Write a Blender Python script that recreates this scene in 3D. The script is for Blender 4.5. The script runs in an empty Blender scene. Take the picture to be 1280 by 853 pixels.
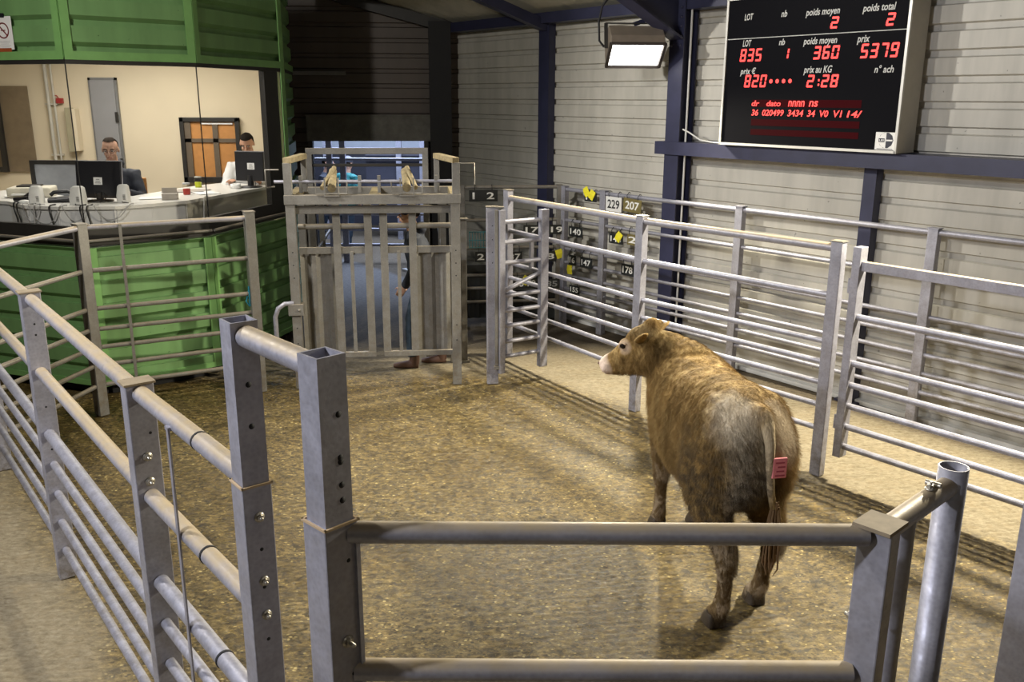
import bpy, math, random
from mathutils import Vector, Matrix, Quaternion, noise
random.seed(7)
S = bpy.context.scene
COL = S.collection
R = math.radians
PI = math.pi

# ------------------------------------------------------------------ camera
cam_d = bpy.data.cameras.new('camera'); cam = bpy.data.objects.new('camera', cam_d); COL.objects.link(cam)
cam_d.sensor_width = 36.0; cam_d.lens = 1118/1280*36.0; cam_d.clip_end = 200
cam.matrix_world = Matrix.Translation((0, 0, 2.7)) @ Matrix.Rotation(R(90-15.2), 4, 'X') @ Matrix.Rotation(R(0.22), 4, 'Z')
S.camera = cam

# ------------------------------------------------------------------ exposure, world
S.view_settings.view_transform = 'Standard'; S.view_settings.look = 'None'
S.view_settings.gamma = 1.0; S.view_settings.use_curve_mapping = False
S.view_settings.exposure = 0.0
W = bpy.data.worlds.new('world'); S.world = W; W.use_nodes = True
W.node_tree.nodes['Background'].inputs[0].default_value = (0.75, 0.8, 1.0, 1)
W.node_tree.nodes['Background'].inputs[1].default_value = 0.01

# the long side wall: a straight line through WP0 along TT (towards the camera), NN points into the ring
az = R(-37.5)
WP0 = Vector((3.139, 7.919, 0)); TT = Vector((-math.sin(az), -math.cos(az), 0)); NN = Vector((-math.cos(az), math.sin(az), 0))
UP = Vector((0, 0, 1))
def wp(u, off, z): return WP0 + TT*u + NN*off + UP*z

# ------------------------------------------------------------------ lights
def area(name, loc, target, sx, sy, power, color, spread=180):
    d = bpy.data.lights.new(name, 'AREA'); d.shape = 'RECTANGLE'; d.size = sx; d.size_y = sy; d.energy = power; d.color = color
    d.spread = R(spread)
    o = bpy.data.objects.new(name, d); COL.objects.link(o); o.location = loc
    o.rotation_euler = (Vector(target)-Vector(loc)).to_track_quat('-Z', 'Y').to_euler(); return o
def spot(name, loc, target, power, color, size=120, blend=0.5, rad=0.08):
    d = bpy.data.lights.new(name, 'SPOT'); d.energy = power; d.color = color; d.spot_size = R(size); d.spot_blend = blend; d.shadow_soft_size = rad
    o = bpy.data.objects.new(name, d); COL.objects.link(o); o.location = loc
    o.rotation_euler = (Vector(target)-Vector(loc)).to_track_quat('-Z', 'Y').to_euler(); return o
WARM = (1.0, 0.91, 0.70); NEUT = (1.0, 0.96, 0.88); COOL = (0.90, 0.92, 1.0)
# floodlights along the side wall (the first is the one in view, its siblings hang on the columns further right)
spot('flood_light_side_wall', wp(-2.36, 0.62, 2.98), (0.2, 5.2, 0), 800, WARM, 128, 0.4, 0.10)
spot('flood_light_next_column', wp(2.1, 0.7, 3.35), (0.8, 4.4, 0), 1600, WARM, 116, 0.4, 0.10)
# floodlights on the opposite side of the hall, over and beside the auction booth
spot('flood_light_above_booth', (-3.95, 7.1, 4.3), (2.6, 7.2, 1.0), 900, NEUT, 92, 0.6, 0.10)
spot('flood_light_left_side', (-3.7, 3.9, 4.7), (-0.6, 6.6, 0.0), 520, NEUT, 150, 0.6, 0.12)
spot('flood_light_far_left', (-4.8, 1.0, 4.3), (0.0, 3.4, 0.8), 1050, COOL, 96, 0.7, 0.12)
spot('rear_fill_light', (1.2, -2.6, 4.6), (1.0, 6.5, 0.5), 60, NEUT, 130, 0.6, 0.25)  # weak fill added behind the camera, not one of the hall floodlights
spot('flood_light_over_gate_frame', (-0.5, 10.3, 4.15), (0.1, 4.6, 0), 1250, WARM, 90, 0.5, 0.10)
# fluorescent ceiling panels inside the booth
area('booth_ceiling_light', (-4.2, 9.7, 3.32), (-4.2, 9.7, 0), 1.8, 1.2, 75, (1.0, 0.95, 0.85))
# cold strip lights in the pens beyond the doorway
area('pen_strip_light', (-2.4, 16.0, 3.3), (-2.4, 16.0, 0), 3.0, 2.5, 320, (0.62, 0.74, 1.0))

# ------------------------------------------------------------------ helpers
def setp(o, label=None, cat=None, group=None, kind=None):
    if label: o['label'] = label
    if cat: o['category'] = cat
    if group: o['group'] = group
    if kind: o['kind'] = kind
    return o
def thing(name, label, cat, loc=(0, 0, 0), rz=0.0, group=None):
    o = bpy.data.objects.new(name, None); COL.objects.link(o); o.location = loc; o.rotation_euler = (0, 0, rz)
    o.empty_display_size = 0.1
    return setp(o, label, cat, group)
def children_of(o): return [c for c in COL.objects if c.parent == o]
def copy_tree(o, parent=None):
    c = o.copy(); COL.objects.link(c)
    if parent is not None: c.parent = parent
    for ch in children_of(o): copy_tree(ch, c)
    return c

class MB:
    def __init__(s): s.v = []; s.f = []; s.m = []; s.s = []
    def add(s, vs, fs, mi=0, smooth=False):
        b = len(s.v); s.v += [tuple(v) for v in vs]
        for f in fs: s.f.append(tuple(i+b for i in f)); s.m.append(mi); s.s.append(smooth)
    def obox(s, c, ex, ey, ez, mi=0):
        c = Vector(c); ex = Vector(ex)/2; ey = Vector(ey)/2; ez = Vector(ez)/2
        vs = [c+ex*a+ey*b+ez*d for d in (-1, 1) for b in (-1, 1) for a in (-1, 1)]
        fs = [(0, 2, 3, 1), (4, 5, 7, 6), (0, 1, 5, 4), (2, 6, 7, 3), (0, 4, 6, 2), (1, 3, 7, 5)]
        if ex.cross(ey).dot(ez) < 0: fs = [f[::-1] for f in fs]
        s.add(vs, fs, mi)
    def box(s, x0, y0, z0, x1, y1, z1, mi=0):
        s.obox(((x0+x1)/2, (y0+y1)/2, (z0+z1)/2), (x1-x0, 0, 0), (0, y1-y0, 0), (0, 0, z1-z0), mi)
    def bar(s, p0, p1, w, h, up=UP, mi=0):
        p0 = Vector(p0); p1 = Vector(p1); d = p1-p0
        side = d.normalized().cross(Vector(up)).normalized(); u2 = side.cross(d.normalized()).normalized()
        s.obox((p0+p1)/2, d, side*w, u2*h, mi)
    def tube(s, pts, r, n=14, mi=0, cap=True, rs=None):
        pts = [Vector(p) for p in pts]; k = len(pts); rings = []
        prev = None
        for i, p in enumerate(pts):
            t = (pts[min(i+1, k-1)]-pts[max(i-1, 0)]).normalized()
            if prev is None:
                a = t.orthogonal().normalized()
            else:
                a = (prev-t*prev.dot(t)).normalized()
            prev = a; b = t.cross(a); rr = rs[i] if rs else r
            rings.append([p+(a*math.cos(2*PI*j/n)+b*math.sin(2*PI*j/n))*rr for j in range(n)])
        vs = [v for q in rings for v in q]; fs = []
        for i in range(k-1):
            for j in range(n):
                fs.append((i*n+j, i*n+(j+1) % n, (i+1)*n+(j+1) % n, (i+1)*n+j))
        s.add(vs, fs, mi, True)
        if cap:
            s.add(rings[0], [tuple(range(n))[::-1]], mi); s.add(rings[-1], [tuple(range(n))], mi)
    def lathe(s, prof, c=(0, 0, 0), n=20, mi=0, axis=None, smooth=True):
        c = Vector(c); q = UP.rotation_difference(Vector(axis)) if axis is not None else Quaternion()
        vs = []
        for (r, z) in prof:
            for j in range(n): vs.append(c+q @ Vector((r*math.cos(2*PI*j/n), r*math.sin(2*PI*j/n), z)))
        fs = []
        for i in range(len(prof)-1):
            for j in range(n): fs.append((i*n+j, i*n+(j+1) % n, (i+1)*n+(j+1) % n, (i+1)*n+j))
        s.add(vs, fs, mi, smooth)
        if prof[0][0] > 1e-5: s.add(vs[:n], [tuple(range(n))[::-1]], mi)
        if prof[-1][0] > 1e-5: s.add(vs[-n:], [tuple(range(n))], mi)
    def extrude(s, poly, d, mi=0):
        poly = [Vector(p) for p in poly]; d = Vector(d); n = len(poly)
        vs = poly+[p+d for p in poly]
        fs = [tuple(range(n))[::-1], tuple(range(n, 2*n))]+[(i, (i+1) % n, n+(i+1) % n, n+i) for i in range(n)]
        s.add(vs, fs, mi)
    def ellipsoid(s, c, r, rot=None, n=20, k=12, mi=0):
        c = Vector(c); rot = rot or Matrix.Identity(3); vs = []; fs = []
        for i in range(k+1):
            a = PI*i/k
            for j in range(n):
                b = 2*PI*j/n
                vs.append(c+rot @ Vector((r[0]*math.sin(a)*math.cos(b), r[1]*math.sin(a)*math.sin(b), r[2]*math.cos(a))))
        for i in range(k):
            for j in range(n): fs.append((i*n+j, (i+1)*n+j, (i+1)*n+(j+1) % n, i*n+(j+1) % n))
        s.add(vs, fs, mi, True)
    def sections(s, secs, mi=0):
        """secs: list of (center, axisA*ra, axisB*rb[, exponent]); closed loft of superellipse rings"""
        n = 24; vs = []; k = len(secs)
        for sec in secs:
            c, a, b = Vector(sec[0]), Vector(sec[1]), Vector(sec[2]); e = sec[3] if len(sec) > 3 else 2.0
            for j in range(n):
                t = 2*PI*j/n; ct, st = math.cos(t), math.sin(t)
                x = math.copysign(abs(ct)**(2/e), ct); y = math.copysign(abs(st)**(2/e), st)
                vs.append(c+a*x+b*y)
        fs = []
        for i in range(k-1):
            for j in range(n): fs.append((i*n+j, i*n+(j+1) % n, (i+1)*n+(j+1) % n, (i+1)*n+j))
        s.add(vs, fs, mi, True)
        s.add(vs[:n], [tuple(range(n))[::-1]], mi, True); s.add(vs[-n:], [tuple(range(n))], mi, True)
    def build(s, name, mats, parent=None, bevel=0.0, label=None):
        me = bpy.data.meshes.new(name); me.from_pydata(s.v, [], s.f)
        if not isinstance(mats, (list, tuple)): mats = [mats]
        for m in mats: me.materials.append(m)
        me.polygons.foreach_set('material_index', s.m); me.polygons.foreach_set('use_smooth', s.s); me.update()
        o = bpy.data.objects.new(name, me); COL.objects.link(o)
        if parent is not None: o.parent = parent
        if bevel > 0:
            b = o.modifiers.new('bevel', 'BEVEL'); b.width = bevel; b.segments = 2; b.limit_method = 'ANGLE'; b.angle_limit = R(50)
        if label: o['label'] = label
        return o

# ------------------------------------------------------------------ materials
def newmat(name):
    m = bpy.data.materials.new(name); m.use_nodes = True; nt = m.node_tree
    return m, nt, nt.nodes['Principled BSDF']
def N(nt, t, **kw):
    n = nt.nodes.new(t)
    for k, v in kw.items():
        if k.startswith('i_'):
            n.inputs[k[2:].replace('_', ' ')].default_value = v
        else: setattr(n, k, v)
    return n
def math_n(nt, op, a, b=None, clamp=False):
    n = nt.nodes.new('ShaderNodeMath'); n.operation = op; n.use_clamp = clamp
    for i, x in enumerate((a, b)):
        if x is None: continue
        if isinstance(x, (int, float)): n.inputs[i].default_value = x
        else: nt.links.new(x, n.inputs[i])
    return n.outputs[0]
def mixc(nt, fac, a, b, mode='MIX'):
    n = nt.nodes.new('ShaderNodeMix'); n.data_type = 'RGBA'; n.blend_type = mode
    for sock, x in ((n.inputs[0], fac), (n.inputs[6], a), (n.inputs[7], b)):
        if isinstance(x, (int, float)): sock.default_value = x
        elif isinstance(x, tuple): sock.default_value = (*x, 1) if len(x) == 3 else x
        else: nt.links.new(x, sock)
    return n.outputs[2]
def ramp(nt, fac, stops):
    n = nt.nodes.new('ShaderNodeValToRGB'); nt.links.new(fac, n.inputs[0])
    while len(n.color_ramp.elements) < len(stops): n.color_ramp.elements.new(0.5)
    for e, (p, c) in zip(n.color_ramp.elements, stops):
        e.position = p; e.color = (c, c, c, 1) if isinstance(c, (int, float)) else (*c, 1)
    return n.outputs[0]
def noise_n(nt, scale, detail=4, rough=0.6, vec=None, dist=0.0):
    n = nt.nodes.new('ShaderNodeTexNoise'); n.inputs['Scale'].default_value = scale; n.inputs['Detail'].default_value = detail
    n.inputs['Roughness'].default_value = rough; n.inputs['Distortion'].default_value = dist
    if vec is not None: nt.links.new(vec, n.inputs['Vector'])
    return n.outputs['Fac']
def geo_pos(nt): return nt.nodes.new('ShaderNodeNewGeometry').outputs['Position']
def obj_co(nt): return nt.nodes.new('ShaderNodeTexCoord').outputs['Object']
def mapping(nt, vec, scale=(1, 1, 1), rot=(0, 0, 0), loc=(0, 0, 0)):
    n = nt.nodes.new('ShaderNodeMapping'); nt.links.new(vec, n.inputs[0])
    n.inputs['Scale'].default_value = scale; n.inputs['Rotation'].default_value = rot; n.inputs['Location'].default_value = loc
    return n.outputs[0]
def bump(nt, h, strength, dist, bsdf, prev=None):
    n = nt.nodes.new('ShaderNodeBump'); n.inputs['Strength'].default_value = strength; n.inputs['Distance'].default_value = dist
    nt.links.new(h, n.inputs['Height'])
    if prev is not None: nt.links.new(prev, n.inputs['Normal'])
    if bsdf is not None: nt.links.new(n.outputs[0], bsdf.inputs['Normal'])
    return n.outputs[0]
def simple(name, col, rough=0.6, metal=0.0, var=0.12, scale=8, bumps=0.0, spec=0.5):
    m, nt, b = newmat(name); co = obj_co(nt)
    nz = noise_n(nt, scale, 5, 0.6, co)
    dark = tuple(c*(1-var) for c in col); lite = tuple(min(1, c*(1+var)) for c in col)
    nt.links.new(ramp(nt, nz, [(0.3, dark), (0.7, lite)]), b.inputs['Base Color'])
    b.inputs['Roughness'].default_value = rough; b.inputs['Metallic'].default_value = metal
    b.inputs['Specular IOR Level'].default_value = spec
    if bumps: bump(nt, noise_n(nt, scale*6, 3, 0.6, co), bumps, 0.01, b)
    return m

def galvanised(name, base=(0.35, 0.35, 0.41), dust=0.0, dustcol=(0.40, 0.315, 0.195), dirt=0.8, metal=0.45):
    m, nt, b = newmat(name); g = nt.nodes.new('ShaderNodeNewGeometry'); pos = g.outputs['Position']
    vor = nt.nodes.new('ShaderNodeTexVoronoi'); vor.inputs['Scale'].default_value = 70; nt.links.new(pos, vor.inputs['Vector'])
    sp = ramp(nt, vor.outputs['Distance'], [(0.0, 0.85), (0.8, 1.15)])
    blot = ramp(nt, noise_n(nt, 5, 6, 0.65, pos), [(0.3, 0.78), (0.7, 1.12)])
    c = mixc(nt, 1.0, base, blot, 'MULTIPLY'); c = mixc(nt, 0.6, c, sp, 'MULTIPLY')
    # dung splashes and grime, denser low on the posts
    sep = nt.nodes.new('ShaderNodeSeparateXYZ'); nt.links.new(pos, sep.inputs[0])
    low = ramp(nt, math_n(nt, 'DIVIDE', sep.outputs[2], 1.6), [(0.0, 1.0), (0.18, 0.55), (1.0, 0.12)])
    grime = ramp(nt, noise_n(nt, 14, 7, 0.75, pos), [(0.42, 0.0), (0.66, 1.0)])
    gf = math_n(nt, 'MULTIPLY', math_n(nt, 'MULTIPLY', grime, low), dirt, True)
    c = mixc(nt, gf, c, (0.13, 0.10, 0.06))
    if dust > 0:
        sn = nt.nodes.new('ShaderNodeSeparateXYZ'); nt.links.new(g.outputs['Normal'], sn.inputs[0])
        up = ramp(nt, sn.outputs[2], [(0.15, 0.0), (0.75, 1.0)])
        wear = ramp(nt, noise_n(nt, 9, 5, 0.6, pos), [(0.25, 0.55), (0.6, 1.0)])
        df = math_n(nt, 'MULTIPLY', math_n(nt, 'MULTIPLY', up, wear), dust, True)
        c = mixc(nt, df, c, dustcol)
        nt.links.new(math_n(nt, 'MULTIPLY', math_n(nt, 'SUBTRACT', 1.0, df), metal, True), b.inputs['Metallic'])
    else: b.inputs['Metallic'].default_value = metal
    nt.links.new(c, b.inputs['Base Color'])
    nt.links.new(ramp(nt, noise_n(nt, 30, 4, 0.6, pos), [(0.3, 0.38), (0.7, 0.6)]), b.inputs['Roughness'])
    bump(nt, noise_n(nt, 60, 4, 0.6, pos), 0.12, 0.004, b)
    return m
M = {}
M['galv'] = galvanised('galvanised_steel')
M['galv_dust'] = galvanised('galvanised_steel_dusty', dust=0.95)
M['galv_worn'] = galvanised('galvanised_steel_worn', base=(0.19, 0.183, 0.17), dust=0.4, dirt=1.0, metal=0.25)
M['cap'] = simple('cap_dusty', (.25, .20, .135), .75, 0, .2, 20)
M['hole'] = simple('hole_black', (0.01, 0.01, 0.012), 0.8)
M['bolt'] = simple('bolt_zinc', (0.45, 0.42, 0.36), 0.4, 0.7)
M['navy'] = simple('navy_paint', (0.028, 0.030, 0.066), 0.42, 0.0, 0.15, 6)
M['black_plastic'] = simple('black_plastic', (0.012, 0.012, 0.015), 0.35)
M['dark_frame'] = simple('dark_frame', (0.02, 0.018, 0.016), 0.5)
M['white_plastic'] = simple('white_plastic', (0.62, 0.62, 0.60), 0.4, 0, 0.05)
M['paper'] = simple('paper', (0.75, 0.75, 0.74), 0.8, 0, 0.03)
M['wood'] = simple('chair_wood', (0.45, 0.22, 0.07), 0.5, 0, 0.2, 20)

def cladding(name, col, rough=0.5):
    m, nt, b = newmat(name); pos = geo_pos(nt)
    a = ramp(nt, noise_n(nt, 1.3, 6, 0.6, mapping(nt, pos, (1, 1, 0.35))), [(0.3, 0.86), (0.7, 1.08)])
    streak = ramp(nt, noise_n(nt, 6, 4, 0.6, mapping(nt, pos, (1, 1, 0.12))), [(0.35, 0.88), (0.6, 1.03)])
    spots = ramp(nt, noise_n(nt, 22, 2, 0.5, pos), [(0.24, 0.35), (0.27, 1.0)])
    c = mixc(nt, 1.0, col, a, 'MULTIPLY'); c = mixc(nt, 1.0, c, streak, 'MULTIPLY'); c = mixc(nt, 0.7, c, spots, 'MULTIPLY')
    nt.links.new(c, b.inputs['Base Color']); b.inputs['Roughness'].default_value = rough
    bump(nt, noise_n(nt, 3, 2, 0.5, pos), 0.1, 0.03, b)
    return m
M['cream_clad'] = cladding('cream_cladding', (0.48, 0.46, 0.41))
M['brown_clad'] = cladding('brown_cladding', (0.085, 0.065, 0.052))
M['green_clad'] = cladding('green_cladding', (0.150, 0.290, 0.110), 0.42)
M['green_trim'] = simple('green_trim', (0.165, 0.34, 0.11), 0.4, 0, 0.08)
M['roof_sheet'] = cladding('roof_sheet', (0.42, 0.40, 0.33), 0.6)
M['cream_wall'] = simple('cream_wall', (0.70, 0.61, 0.45), 0.8, 0, 0.03, 3)
M['concrete_panel'] = simple('concrete_panel', (0.13, 0.125, 0.11), 0.85, 0, 0.25, 9, 0.3)

def floor_mat():
    m, nt, b = newmat('concrete_floor'); pos = geo_pos(nt)
    sep = nt.nodes.new('ShaderNodeSeparateXYZ'); nt.links.new(pos, sep.inputs[0]); X, Y = sep.outputs[0], sep.outputs[1]
    wob = math_n(nt, 'MULTIPLY', math_n(nt, 'SUBTRACT', noise_n(nt, 2.2, 5, 0.6, pos), 0.5), 0.5)
    def side(px, py, nx, ny, w=0.14):
        d = math_n(nt, 'ADD', math_n(nt, 'MULTIPLY', math_n(nt, 'SUBTRACT', X, px), nx), math_n(nt, 'MULTIPLY', math_n(nt, 'SUBTRACT', Y, py), ny))
        d = math_n(nt, 'ADD', d, wob)
        return ramp(nt, math_n(nt, 'ADD', math_n(nt, 'MULTIPLY', d, 1/w), 0.5), [(0.0, 0.0), (1.0, 1.0)])
    n1 = Vector((-0.777, -0.629))
    inside = math_n(nt, 'MULTIPLY', side(1.10, 7.585, n1.x, n1.y, 0.25), side(-2.6, 4.7, 0.784, 0.620, 0.25))
    inside = math_n(nt, 'MULTIPLY', inside, side(0, 8.75, 0.05, -1, 0.5))
    fine = noise_n(nt, 26, 8, 0.75, mapping(nt, pos, (0.8, 1.35, 1), (0, 0, R(-14))), .3)
    med = noise_n(nt, 7, 6, 0.65, pos, 0.6)
    big = noise_n(nt, 0.9, 4, 0.6, pos)
    straw = noise_n(nt, 75, 3, 0.6, mapping(nt, pos, (0.6, 1.7, 1), (0, 0, R(20))))
    clump = noise_n(nt, 16, 7, 0.7, pos, .8)
    dung = ramp(nt, fine, [(0.34, (0.030, 0.021, 0.009)), (0.46, (0.10, 0.076, 0.034)), (0.56, (0.19, 0.148, 0.072)), (0.72, (0.40, 0.33, 0.19))])
    dung = mixc(nt, ramp(nt, straw, [(0.62, 0.0), (0.70, 0.8)]), dung, (0.46, 0.37, 0.16))
    vc = nt.nodes.new('ShaderNodeTexVoronoi'); vc.inputs['Scale'].default_value = 55; nt.links.new(mapping(nt, pos, (.75, 1.2, 1), (0, 0, R(12))), vc.inputs['Vector'])
    sepc = nt.nodes.new('ShaderNodeSeparateColor'); nt.links.new(vc.outputs['Color'], sepc.inputs[0])
    chip = math_n(nt, 'MULTIPLY', ramp(nt, sepc.outputs[0], [(0.86, 0.0), (0.90, 1.0)]), ramp(nt, vc.outputs['Distance'], [(0.28, 1.0), (0.45, 0.0)]))
    dung = mixc(nt, chip, dung, (0.52, 0.46, 0.28))
    chipd = math_n(nt, 'MULTIPLY', ramp(nt, sepc.outputs[1], [(0.70, 0.0), (0.78, 1.0)]), ramp(nt, vc.outputs['Distance'], [(0.28, 1.0), (0.5, 0.0)]))
    dung = mixc(nt, chipd, dung, (0.035, 0.025, 0.012))
    dung = mixc(nt, 1.0, dung, (1.0, 0.94, 0.70), 'MULTIPLY')
    dung = mixc(nt, ramp(nt, clump, [(0.53, 0.0), (0.62, 0.85)]), dung, (0.030, 0.022, 0.011))
    dung = mixc(nt, 1.0, dung, ramp(nt, med, [(0.3, 0.62), (0.7, 1.2)]), 'MULTIPLY')
    dung = mixc(nt, 1.0, dung, ramp(nt, big, [(0.32, (0.72, 0.64, 0.42)), (0.62, (1.08, 1.05, 1.0))]), 'MULTIPLY')
    clean = ramp(nt, fine, [(0.32, (0.11, 0.085, 0.047)), (0.5, (0.20, 0.165, 0.105)), (0.70, (0.29, 0.25, 0.17))])
    clean = mixc(nt, ramp(nt, med, [(0.5, 0.0), (0.75, 0.55)]), clean, (0.22, 0.165, 0.09))
    beyond = ramp(nt, fine, [(0.3, (0.10, 0.095, 0.09)), (0.7, (0.24, 0.23, 0.22))])
    base = mixc(nt, inside, clean, dung)
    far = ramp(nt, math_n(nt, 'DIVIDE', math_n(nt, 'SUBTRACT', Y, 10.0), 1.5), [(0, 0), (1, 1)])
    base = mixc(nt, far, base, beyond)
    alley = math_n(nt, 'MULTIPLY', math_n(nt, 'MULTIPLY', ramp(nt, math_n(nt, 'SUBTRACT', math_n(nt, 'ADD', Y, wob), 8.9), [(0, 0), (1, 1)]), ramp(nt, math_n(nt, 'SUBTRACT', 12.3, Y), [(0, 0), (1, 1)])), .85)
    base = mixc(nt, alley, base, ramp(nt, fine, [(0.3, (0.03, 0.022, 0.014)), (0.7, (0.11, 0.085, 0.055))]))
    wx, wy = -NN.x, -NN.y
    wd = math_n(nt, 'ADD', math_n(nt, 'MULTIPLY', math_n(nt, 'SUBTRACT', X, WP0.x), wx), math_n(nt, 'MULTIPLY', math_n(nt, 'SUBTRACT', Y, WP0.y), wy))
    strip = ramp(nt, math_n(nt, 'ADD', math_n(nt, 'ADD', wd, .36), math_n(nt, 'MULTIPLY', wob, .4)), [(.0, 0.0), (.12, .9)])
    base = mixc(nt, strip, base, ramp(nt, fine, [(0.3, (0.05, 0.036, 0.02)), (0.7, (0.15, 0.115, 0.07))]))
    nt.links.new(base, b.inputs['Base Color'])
    b.inputs['Specular IOR Level'].default_value = 0.6
    wet = math_n(nt, 'MULTIPLY', inside, ramp(nt, noise_n(nt, 0.9, 3, 0.5, mapping(nt, pos, (1, 1, 1), (0, 0, 0), (3.1, 0.4, 0))), [(0.34, 0.35), (0.56, 1.0)]))
    wl = ramp(nt, noise_n(nt, 18, 4, 0.6, pos), [(0.35, 0.4), (0.6, 1.0)])
    wet = math_n(nt, 'MULTIPLY', wet, wl)
    nt.links.new(ramp(nt, wet, [(0.0, 0.88), (1.0, 0.29)]), b.inputs['Roughness'])
    # broom grooves and trodden lumps
    v = mapping(nt, pos, (1, 1, 1), (0, 0, R(-8)))
    wv = nt.nodes.new('ShaderNodeTexWave'); wv.bands_direction = 'Y'; wv.inputs['Scale'].default_value = 8.0; wv.inputs['Distortion'].default_value = 2.0
    wv.inputs['Detail'].default_value = 3; wv.inputs['Detail Scale'].default_value = 2.5; nt.links.new(v, wv.inputs['Vector'])
    n1_ = bump(nt, wv.outputs['Fac'], 0.2, 0.006, None)
    n2_ = bump(nt, noise_n(nt, 17, 8, 0.72, mapping(nt, pos, (0.8, 1.2, 1)), .5), 0.6, 0.010, None, n1_)
    bump(nt, fine, 0.9, 0.008, b, n2_)
    return m
M['floor'] = floor_mat()
def glass_mat(name='clear_glass', tint=(1, 1, 1)):
    m = bpy.data.materials.new(name); m.use_nodes = True; nt = m.node_tree; nt.nodes.clear()
    out = nt.nodes.new('ShaderNodeOutputMaterial'); tr = nt.nodes.new('ShaderNodeBsdfTransparent'); gl = nt.nodes.new('ShaderNodeBsdfGlossy')
    tr.inputs[0].default_value = (*[0.96*t for t in tint], 1); gl.inputs['Roughness'].default_value = 0.02
    fr = nt.nodes.new('ShaderNodeFresnel'); fr.inputs[0].default_value = 1.45
    mx = nt.nodes.new('ShaderNodeMixShader'); bf = nt.nodes.new('ShaderNodeNewGeometry').outputs['Backfacing']; nt.links.new(math_n(nt, 'MULTIPLY', math_n(nt, 'SUBTRACT', 1.0, bf), math_n(nt, 'MULTIPLY', fr.outputs[0], 0.6)), mx.inputs[0]); nt.links.new(tr.outputs[0], mx.inputs[1]); nt.links.new(gl.outputs[0], mx.inputs[2])
    nt.links.new(mx.outputs[0], out.inputs[0]); return m
M['glass'] = glass_mat()
def emit(name, col, strength):
    m = bpy.data.materials.new(name); m.use_nodes = True; nt = m.node_tree; b = nt.nodes['Principled BSDF']
    b.inputs['Base Color'].default_value = (0.02, 0.02, 0.02, 1); b.inputs['Emission Color'].default_value = (*col, 1); b.inputs['Emission Strength'].default_value = strength
    return m

# text as mesh
def text_mesh(txt, bold=False, shear=0.0):
    c = bpy.data.curves.new('t', 'FONT'); c.body = txt; c.size = 1.0; c.shear = shear; c.resolution_u = 3
    if bold: c.offset = 0.018
    o = bpy.data.objects.new('t', c); COL.objects.link(o)
    dg = bpy.context.evaluated_depsgraph_get(); me = bpy.data.meshes.new_from_object(o.evaluated_get(dg))
    vs = [Vector(v.co) for v in me.vertices]; fs = [tuple(p.vertices) for p in me.polygons]
    bpy.data.objects.remove(o); bpy.data.meshes.remove(me); bpy.data.curves.remove(c)
    x0 = min(v.x for v in vs); x1 = max(v.x for v in vs); y0 = min(v.y for v in vs); y1 = max(v.y for v in vs)
    return [((v.x-x0)/(x1-x0), (v.y-y0)/(y1-y0)) for v in vs], fs, (x1-x0)/(y1-y0)
def put_text(mb, txt, origin, ex, ey, w, h, mi=0, bold=False, shear=0.0):
    """fill the rectangle w x h whose lower left is origin"""
    uv, fs, asp = text_mesh(txt, bold, shear)
    origin = Vector(origin); ex = Vector(ex); ey = Vector(ey)
    mb.add([origin+ex*(u*w)+ey*(v*h) for u, v in uv], fs, mi)

# ================================================================== SETTING
# floor
mb = MB()
gx0, gx1, gy0, gy1, gs = -4.2, 4.0, 1.2, 9.2, 0.0135
nx_, ny_ = int((gx1-gx0)/gs), int((gy1-gy0)/gs); vs = []
for j in range(ny_+1):
    y = gy0+(gy1-gy0)*j/ny_
    for i in range(nx_+1):
        x = gx0+(gx1-gx0)*i/nx_
        ring = 1.0 if ((x-1.10)*-.777+(y-7.585)*-.629 > -.05 and (x+2.6)*.784+(y-4.7)*.62 > 0) else .35
        e_ = min(1, (x-gx0)*3, (gx1-x)*3, (y-gy0)*3, (gy1-y)*3)
        # trodden lumps over brushed grooves
        a = noise.noise(Vector((x*15, y*19, 1.3)))*.50+noise.noise(Vector((x*32, y*40, 7.1)))*.62
        g = math.sin((y*math.cos(.17)-x*math.sin(.17)+.025*noise.noise(Vector((x*3, y*3, 4))))*2*PI/.058)
        m_ = .5+.5*noise.noise(Vector((x*1.7, y*1.7, 9)))
        h = ring*(a*.0095+g*.0030*m_)+(1-ring)*g*.0035
        vs.append((x, y, max(-.015, min(0.002, (h-.006)*e_))))
mb.add(vs, [(j*(nx_+1)+i, j*(nx_+1)+i+1, (j+1)*(nx_+1)+i+1, (j+1)*(nx_+1)+i) for j in range(ny_) for i in range(nx_)], 0, True)
for x0_, y0_, x1_, y1_ in ((-16, -6, 14, gy0), (-16, gy1, 14, 24), (-16, gy0, gx0, gy1), (gx1, gy0, 14, gy1)): mb.add([(x0_, y0_, 0), (x1_, y0_, 0), (x1_, y1_, 0), (x0_, y1_, 0)], [(0, 1, 2, 3)])
mb.add([(-16, -6, -0.2), (14, -6, -0.2), (14, 24, -0.2), (-16, 24, -0.2)], [(3, 2, 1, 0)])
setp(mb.build('floor', M['floor']), kind='structure')

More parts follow.
